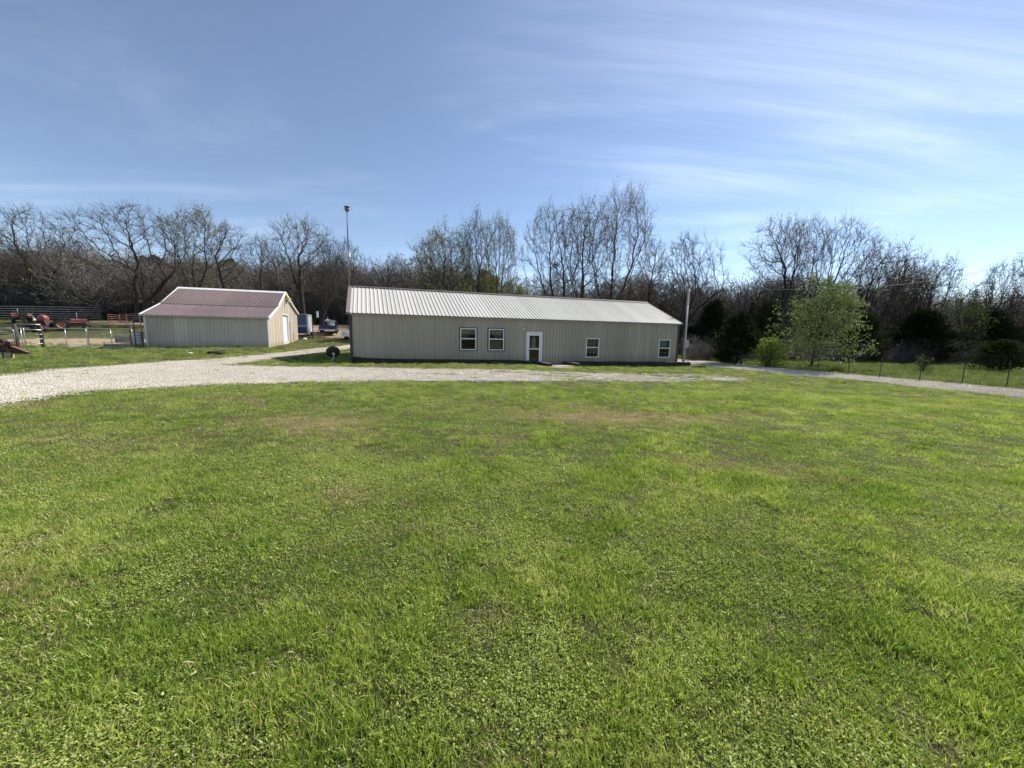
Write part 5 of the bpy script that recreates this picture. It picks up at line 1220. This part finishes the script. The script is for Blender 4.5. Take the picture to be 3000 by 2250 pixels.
# ------------------------------------------------------------------ thicket behind (a mass nobody could count)
def make_brush(seed, Ht, nst, m, leafm=None, nleaf=0, spread=.35):
    rg = np.random.default_rng(seed); K = 5; P = np.empty((nst, K, 3)); d = np.c_[rg.normal(size=(nst, 2)) * spread, np.ones(nst)]; d /= np.linalg.norm(d, axis=1, keepdims=True)
    P[:, 0] = np.c_[rg.normal(size=(nst, 2)) * Ht * .10, -.2 * np.ones(nst)]; ln = Ht * (.55 + .5 * rg.random(nst))
    for k in range(1, K):
        d = d + rg.normal(size=(nst, 3)) * .15; d /= np.linalg.norm(d, axis=1, keepdims=True); P[:, k] = P[:, k - 1] + d * (ln / (K - 1))[:, None]
    R = np.linspace(.035, .012, K)[None] * (Ht / 4) * np.ones((nst, 1)); Q, RQ = grow(P, R, 9, rg, .12, 1, .8, .45, 4, .04, .2, .6); Q2, RQ2 = grow(Q, np.maximum(RQ, .008), 6, rg, .1, 1, .8, .55, 2, .02, .2, .8)
    v, f = tubes(P, R, 3); v1, f1 = tubes(Q, np.maximum(RQ, .011), 3); v2, f2 = spikes(Q2[:, 0], Q2[:, 1], .011)
    F4 = np.concatenate([f, f1 + len(v)]); V = np.concatenate([v, v1, v2]); T3 = np.concatenate([F4[:, [0, 1, 2]], F4[:, [0, 2, 3]], f2 + len(v) + len(v1)]); mi = np.zeros(len(T3), int); ms = [m]
    if leafm is not None:
        E_ = Q2[:, 1]; C = E_[rg.integers(0, len(E_), nleaf)] + rg.normal(size=(nleaf, 3)) * .1; lv, lf = leaves(C, .10, rg)
        T3 = np.concatenate([T3, lf[:, [0, 1, 2]] + len(V), lf[:, [0, 2, 3]] + len(V)]); V = np.concatenate([V, lv]); mi = np.r_[mi, np.ones(2 * nleaf, int)]; ms = [m, leafm]
    return proto('brush', np_mesh('brush', V, T3, ms, mi))
M_brush2 = mat('grey_brush', (.10, .092, .083), (.18, .165, .148), .35, .9)
BR = [make_brush(1, 4.5, 12, M_brush), make_brush(2, 6.5, 9, M_brush, spread=.22), make_brush(3, 4, 12, M_brush2), make_brush(4, 5, 10, M_brush, M_budgreen, 420), make_brush(5, 7.5, 7, M_brush2, spread=.2),
      proto('brush', CP['c2'].leaf), make_brush(6, 7, 8, M_brush2, M_bud, 420, .2)]
def tree_mass(T):
    V = []; F3 = []; MI = []; o = 0; ms = []
    for k, me_ in enumerate((T.trunk, T.crown)):
        v = np.empty(len(me_.vertices) * 3, np.float32); me_.vertices.foreach_get('co', v); me_.calc_loop_triangles(); f = np.empty(len(me_.loop_triangles) * 3, np.int32); me_.loop_triangles.foreach_get('vertices', f)
        V.append(v.reshape(-1, 3)); F3.append(f.reshape(-1, 3) + o); o += len(v) // 3; MI.append(np.full(len(f) // 3, k)); ms.append(me_.materials[0])
    return proto('brush', np_mesh('far_tree', np.concatenate(V), np.concatenate(F3), ms, np.concatenate(MI)))
TB = ['slim', 'gnarl', 'vase', 'limb', 'oak']; BR += [tree_mass(TP[k]) for k in TB]
pts, kd, sc_ = [], [], []
def band(n, umin, umax, y0, y1, hfun, kinds, pr):
    for _ in range(n):
        u = rnd.uniform(umin, umax); Y = rnd.uniform(y0, y1); x = (u - 1500) / FPX * Y * 1.01
        k = rnd.choices(kinds, pr)[0]; hh = hfun(u, Y) * rnd.uniform(.6, 1.15)
        base = [4.5, 6.5, 4, 5, 7.5, 7, 7, 12, 11, 15, 12, 14][k]; s_ = hh / base
        pts.append((x, Y, float(H(x, Y)) - .1)); kd.append(k); sc_.append((s_ * rnd.uniform(.9, 1.3), s_ * rnd.uniform(.9, 1.3), s_))
topy = lambda u: np.interp(u, [-300, 0, 150, 230, 330, 480, 560, 650, 780, 900, 1050, 1200, 1300, 1500, 1700, 1900, 2100, 2300, 2500, 2800, 3300], [740, 745, 730, 722, 735, 765, 775, 770, 775, 775, 785, 775, 800, 820, 855, 850, 850, 870, 862, 880, 890])
def hf(f):
    return lambda u, Y: max(1.2, (at(u, float(topy(u)) + f, Y)[2] - float(H(at(u, 960, Y)[0], Y))))
band(900, -500, 3500, 62, 80, hf(14), [0, 1, 2, 4, 6], [3, 4, 3, 4, 1.2])
band(620, -500, 3500, 82, 120, hf(0), [1, 4, 6, 5, 3], [4, 5, 1.6, .5, .8])
band(420, 1050, 3500, 48, 60, lambda u, Y: 3.6, [0, 2, 3, 1], [4, 3, .7, 2])
band(260, 2000, 3500, 36, 47, lambda u, Y: 2.3, [0, 2, 1], [4, 3, 1])
band(300, -500, 1050, 66, 76, lambda u, Y: 4.2, [0, 2, 1, 5, 3], [4, 3, 2, .7, .6])
band(40, -400, 1000, 66, 84, lambda u, Y: hf(0)(u, Y), [7, 8, 9, 10, 11], [3, 2, 2, 2, 1])
band(70, 1000, 3400, 58, 82, lambda u, Y: hf(-35)(u, Y), [7, 8, 9, 10, 11], [3, 2, 2, 2, 1])
band(20, 1850, 3400, 52, 66, lambda u, Y: hf(-60)(u, Y), [7, 8, 9, 10], [3, 2, 2, 1])
band(70, 2230, 3500, 40, 50, lambda u, Y: 3.4, [5], [1])
band(30, 1900, 2300, 46, 54, lambda u, Y: 3.6, [5], [1])
band(60, 420, 720, 95, 150, hf(0), [5, 3, 6], [3, 1, 1])
n = len(pts)
scatter('thicket', np.array(pts), kd, np.c_[RNG.normal(size=(n, 2)) * .06, RNG.random(n) * 6.28], np.array(sc_), BR)

# ------------------------------------------------------------------ grass
def blades(seed, n, r, lmin, lmax, wd, m, lean=.55, curl=.5):
    rg = np.random.default_rng(seed); rad = r * np.sqrt(rg.random(n)); az = rg.random(n) * 6.283; B0 = np.c_[rad * np.cos(az), rad * np.sin(az), np.full(n, -.006)]
    l = lmin + (lmax - lmin) * rg.random(n) ** 1.4; ph = rg.random(n) * 6.283; ln = np.abs(rg.normal(size=n)) * lean
    d0 = np.c_[np.cos(ph) * np.sin(ln), np.sin(ph) * np.sin(ln), np.cos(ln)]; l2 = ln + curl * (.3 + rg.random(n)); d1 = np.c_[np.cos(ph) * np.sin(l2), np.sin(ph) * np.sin(l2), np.cos(l2)]
    sd_ = np.c_[-np.sin(ph), np.cos(ph), np.zeros(n)]; tw = rg.normal(size=n) * .8; sd_ = sd_ * np.cos(tw)[:, None] + np.cross(d0, sd_) * np.sin(tw)[:, None]
    w_ = wd * (.6 + .8 * rg.random((n, 1))) * .5; M1 = B0 + d0 * (l * .55)[:, None]; T1 = M1 + d1 * (l * .5)[:, None]
    V = np.stack([B0 - sd_ * w_, B0 + sd_ * w_, M1 - sd_ * w_ * .85, M1 + sd_ * w_ * .85, T1], 1).reshape(-1, 3); i = np.arange(n)[:, None] * 5
    F_ = np.concatenate([i + [0, 1, 3], i + [0, 3, 2], i + [2, 3, 4]])
    return V, F_
def grass_proto(seed, n, r, lmin, lmax, wd, m, **k):
    V, F_ = blades(seed, n, r, lmin, lmax, wd, m, **k); return proto('tuft', np_mesh('tuft', V, F_, [m]))
def clover_proto(seed, n, r, hmax, size, m):
    rg = np.random.default_rng(seed); rad = r * np.sqrt(rg.random(n)); az = rg.random(n) * 6.283; C = np.c_[rad * np.cos(az), rad * np.sin(az), hmax * (.25 + .75 * rg.random(n))]
    nz = np.c_[rg.normal(size=(n, 2)) * .45, np.ones(n)]; nz /= np.linalg.norm(nz, axis=1, keepdims=True); a, b = frame(nz); s_ = size * (.6 + .8 * rg.random((n, 1)))
    th0 = rg.random(n)[:, None] * 6.28; Vs = [C]
    for k in range(6):
        th = th0 + k * PI / 3; q = 1. if k % 2 == 0 else .62; Vs.append(C + (a * np.cos(th) + b * np.sin(th)) * s_ * q)
    V = np.stack(Vs, 1).reshape(-1, 3); i = np.arange(n)[:, None] * 7
    F_ = np.concatenate([i + [0, 1 + k, 1 + (k + 1) % 6] for k in range(6)])
    V2, F2 = blades(seed + 5, n // 3, r, hmax * .6, hmax * 1.5, .004, m)
    return proto('clover', np_mesh('clover', np.concatenate([V, V2]), np.concatenate([F_, F2 + len(V)]), [m]))
GP = [grass_proto(1, 95, .13, .018, .050, .0044, M_blade, lean=.8), grass_proto(2, 95, .13, .016, .042, .0048, M_blade, lean=1.0), grass_proto(3, 75, .09, .035, .078, .0046, M_blade, lean=.55),
      clover_proto(4, 70, .13, .032, .0052, M_clover), grass_proto(5, 60, .14, .02, .06, .0045, M_straw, lean=1.1), grass_proto(6, 70, .2, .12, .34, .010, M_tallgrass, lean=.35), clover_proto(7, 50, .13, .028, .0068, M_clover)]
def sample(n, d0, d1, pw_=1.0, lat=1.50, pad=4.5):
    d = (d0 ** pw_ + (d1 ** pw_ - d0 ** pw_) * RNG.random(n)) ** (1 / pw_); x = (RNG.random(n) * 2 - 1) * (d * lat + pad); return x, d
polyW = np.array([hp(11.3, -.02, 0)[:2], hp(12.7, -.02, 0)[:2], hp(13.1, -1.5, 0)[:2], hp(11.7, -1.5, 0)[:2]])
def lawn(name, n, d0, d1, s0, s1, tall=False, filt=None, pw_=1.0):
    x, y = sample(n, d0, d1, pw_); keep = ~inside(polyH, x, y) & ~inside(polyB, x, y) & ~inside(polyW, x, y)
    dr_ = in_drive(x, y); ed = np.minimum(edge_dist(polyA, x, y), edge_dist(polyR, x, y)); tg = thin_grass_on_drive(x, y)
    prob = np.where(dr_, np.clip(tg * .95 + np.clip(.28 - ed, 0, 1) * 1.6, 0, 1), 1.)
    prob = np.where(~dr_ & (ed < .5), np.clip(.25 + ed * 1.6 + (fbm(x * 2, y * 2, 77) - .4) * 1.5, .1, 1), prob)
    prob = prob * (1 - .88 * np.clip(dirtness(x, y) + (fbm(x * .9, y * .9, 55) - .5) * .9, 0, 1))
    keep &= RNG.random(n) < prob
    if filt is not None: keep &= filt(x, y)
    x, y = x[keep], y[keep]; n = len(x); dry = dryness(x, y)
    dry = np.maximum(dry, np.clip(.75 - edge_all(x, y), 0, .75) * .7)
    cl = fbm(x * 1.1, y * 1.1, 61) + .55 * (vnoise(x * 5, y * 5, 62) - .5) + .12 * RNG.normal(size=n); lush = fbm(x * 1.7, y * 1.7, 63)
    u = RNG.random(n); kind = np.where(u < .5, 0, 1); kind = np.where((lush > .56) & (u < .7), 2, kind); kind = np.where((cl > .56) & (u > .25), 3, kind); kind = np.where((cl > .60) & (u > .72), 6, kind); kind = np.where(RNG.random(n) < .05 + .5 * dry ** 1.5, 4, kind)
    if tall: kind = np.where(RNG.random(n) < .72, 5, np.where(RNG.random(n) < .35, 4, kind))
    s_ = (s0 + (s1 - s0) * (y - d0) / (d1 - d0)) * (.7 + .6 * RNG.random(n)); hs = s_ * np.where(tall, .35 + 1.3 * fbm(x * .8, y * .8, 91) ** 1.5, .75 + .6 * lush) * (1 - .3 * dry)
    P = np.c_[x, y, H(x, y)]; return scatter(name, P, kind, np.c_[RNG.normal(size=(n, 2)) * .08, RNG.random(n) * 6.283], np.c_[s_, s_, hs], GP, dry)
def edge_all(x, y): return np.minimum(edge_dist(polyA, x, y), edge_dist(polyR, x, y))
lawn('lawn_grass', 27000, .3, 5.0, .85, 1.0, pw_=1.1)
lawn('lawn_grass', 22000, 5.0, 13.5, 1.0, 1.35, pw_=1.1)
lawn('lawn_grass', 16500, 13.5, 30, 1.35, 2.0)
lawn('pasture_grass', 9000, 28, 66, 1.6, 2.6, filt=lambda x, y: (x < 6) | (y > 30))
right_field = lambda x, y: inside(np.vstack([RUPx + [0.25, .45], [[45, 40], [14, 42]]]), x, y)
lawn('field_grass', 26000, 14, 42, .95, 1.5, tall=True, filt=right_field)
lawn('pasture_weeds', 5000, 14, 30, .6, .9, tall=True, filt=lambda x, y: (x < -17) & (y > 13 + 0 * x) & ~in_drive(x, y) & (edge_dist(polyA, x, y) > .8))
lawn('foundation_weeds', 2600, 17, 31, .5, .8, tall=True, filt=lambda x, y: (edge_dist(polyH, x, y) < .26) | (edge_dist(polyB, x, y) < .6))

# loose gravel
def stones(seed, n, r, s0, s1):
    rg = np.random.default_rng(seed); V = []; F_ = []; o = 0
    oc = np.array([(1, 0, 0), (-1, 0, 0), (0, 1, 0), (0, -1, 0), (0, 0, 1), (0, 0, -1)], float); of = np.array([(0, 2, 4), (2, 1, 4), (1, 3, 4), (3, 0, 4), (2, 0, 5), (1, 2, 5), (3, 1, 5), (0, 3, 5)])
    for _ in range(n):
        a = rg.random() * 6.28; q = r * math.sqrt(rg.random()); s_ = s0 + (s1 - s0) * rg.random() ** 2; v = oc * (1 + rg.normal(size=(6, 3)) * .22) * s_ * np.array([1, .85, .6]); th = rg.random() * 6.28; c, s2 = math.cos(th), math.sin(th)
        v = v @ np.array([[c, -s2, 0], [s2, c, 0], [0, 0, 1]]); v += (q * math.cos(a), q * math.sin(a), s_ * .3); V.append(v); F_.append(of + o); o += 6
    return proto('stones', np_mesh('stones', np.concatenate(V), np.concatenate(F_), [M_loose]))
M_loose = leaf_mat('loose_limestone', [(.36, .315, .25), (.50, .45, .375), (.60, .55, .47), (.66, .615, .54)], .0, gloss=0., nscale=9.)
SP_ = [stones(1, 44, .28, .007, .019), stones(2, 34, .28, .008, .026), stones(3, 24, .35, .008, .022)]
nG = 60000; x, y = sample(nG, 6, 34, 1.0); dr_ = in_drive(x, y); ed = edge_all(x, y); keep = (dr_ & (RNG.random(nG) < 1 - .75 * thin_grass_on_drive(x, y))) | (~dr_ & (ed < .35) & (RNG.random(nG) < .3))
x, y = x[keep], y[keep]; nG = len(x)
scatter('loose_gravel', np.c_[x, y, H(x, y) + .016], RNG.integers(0, 3, nG), np.c_[np.zeros((nG, 2)), RNG.random(nG) * 6.28], np.ones((nG, 3)) * (.8 + .5 * RNG.random((nG, 1))), SP_)
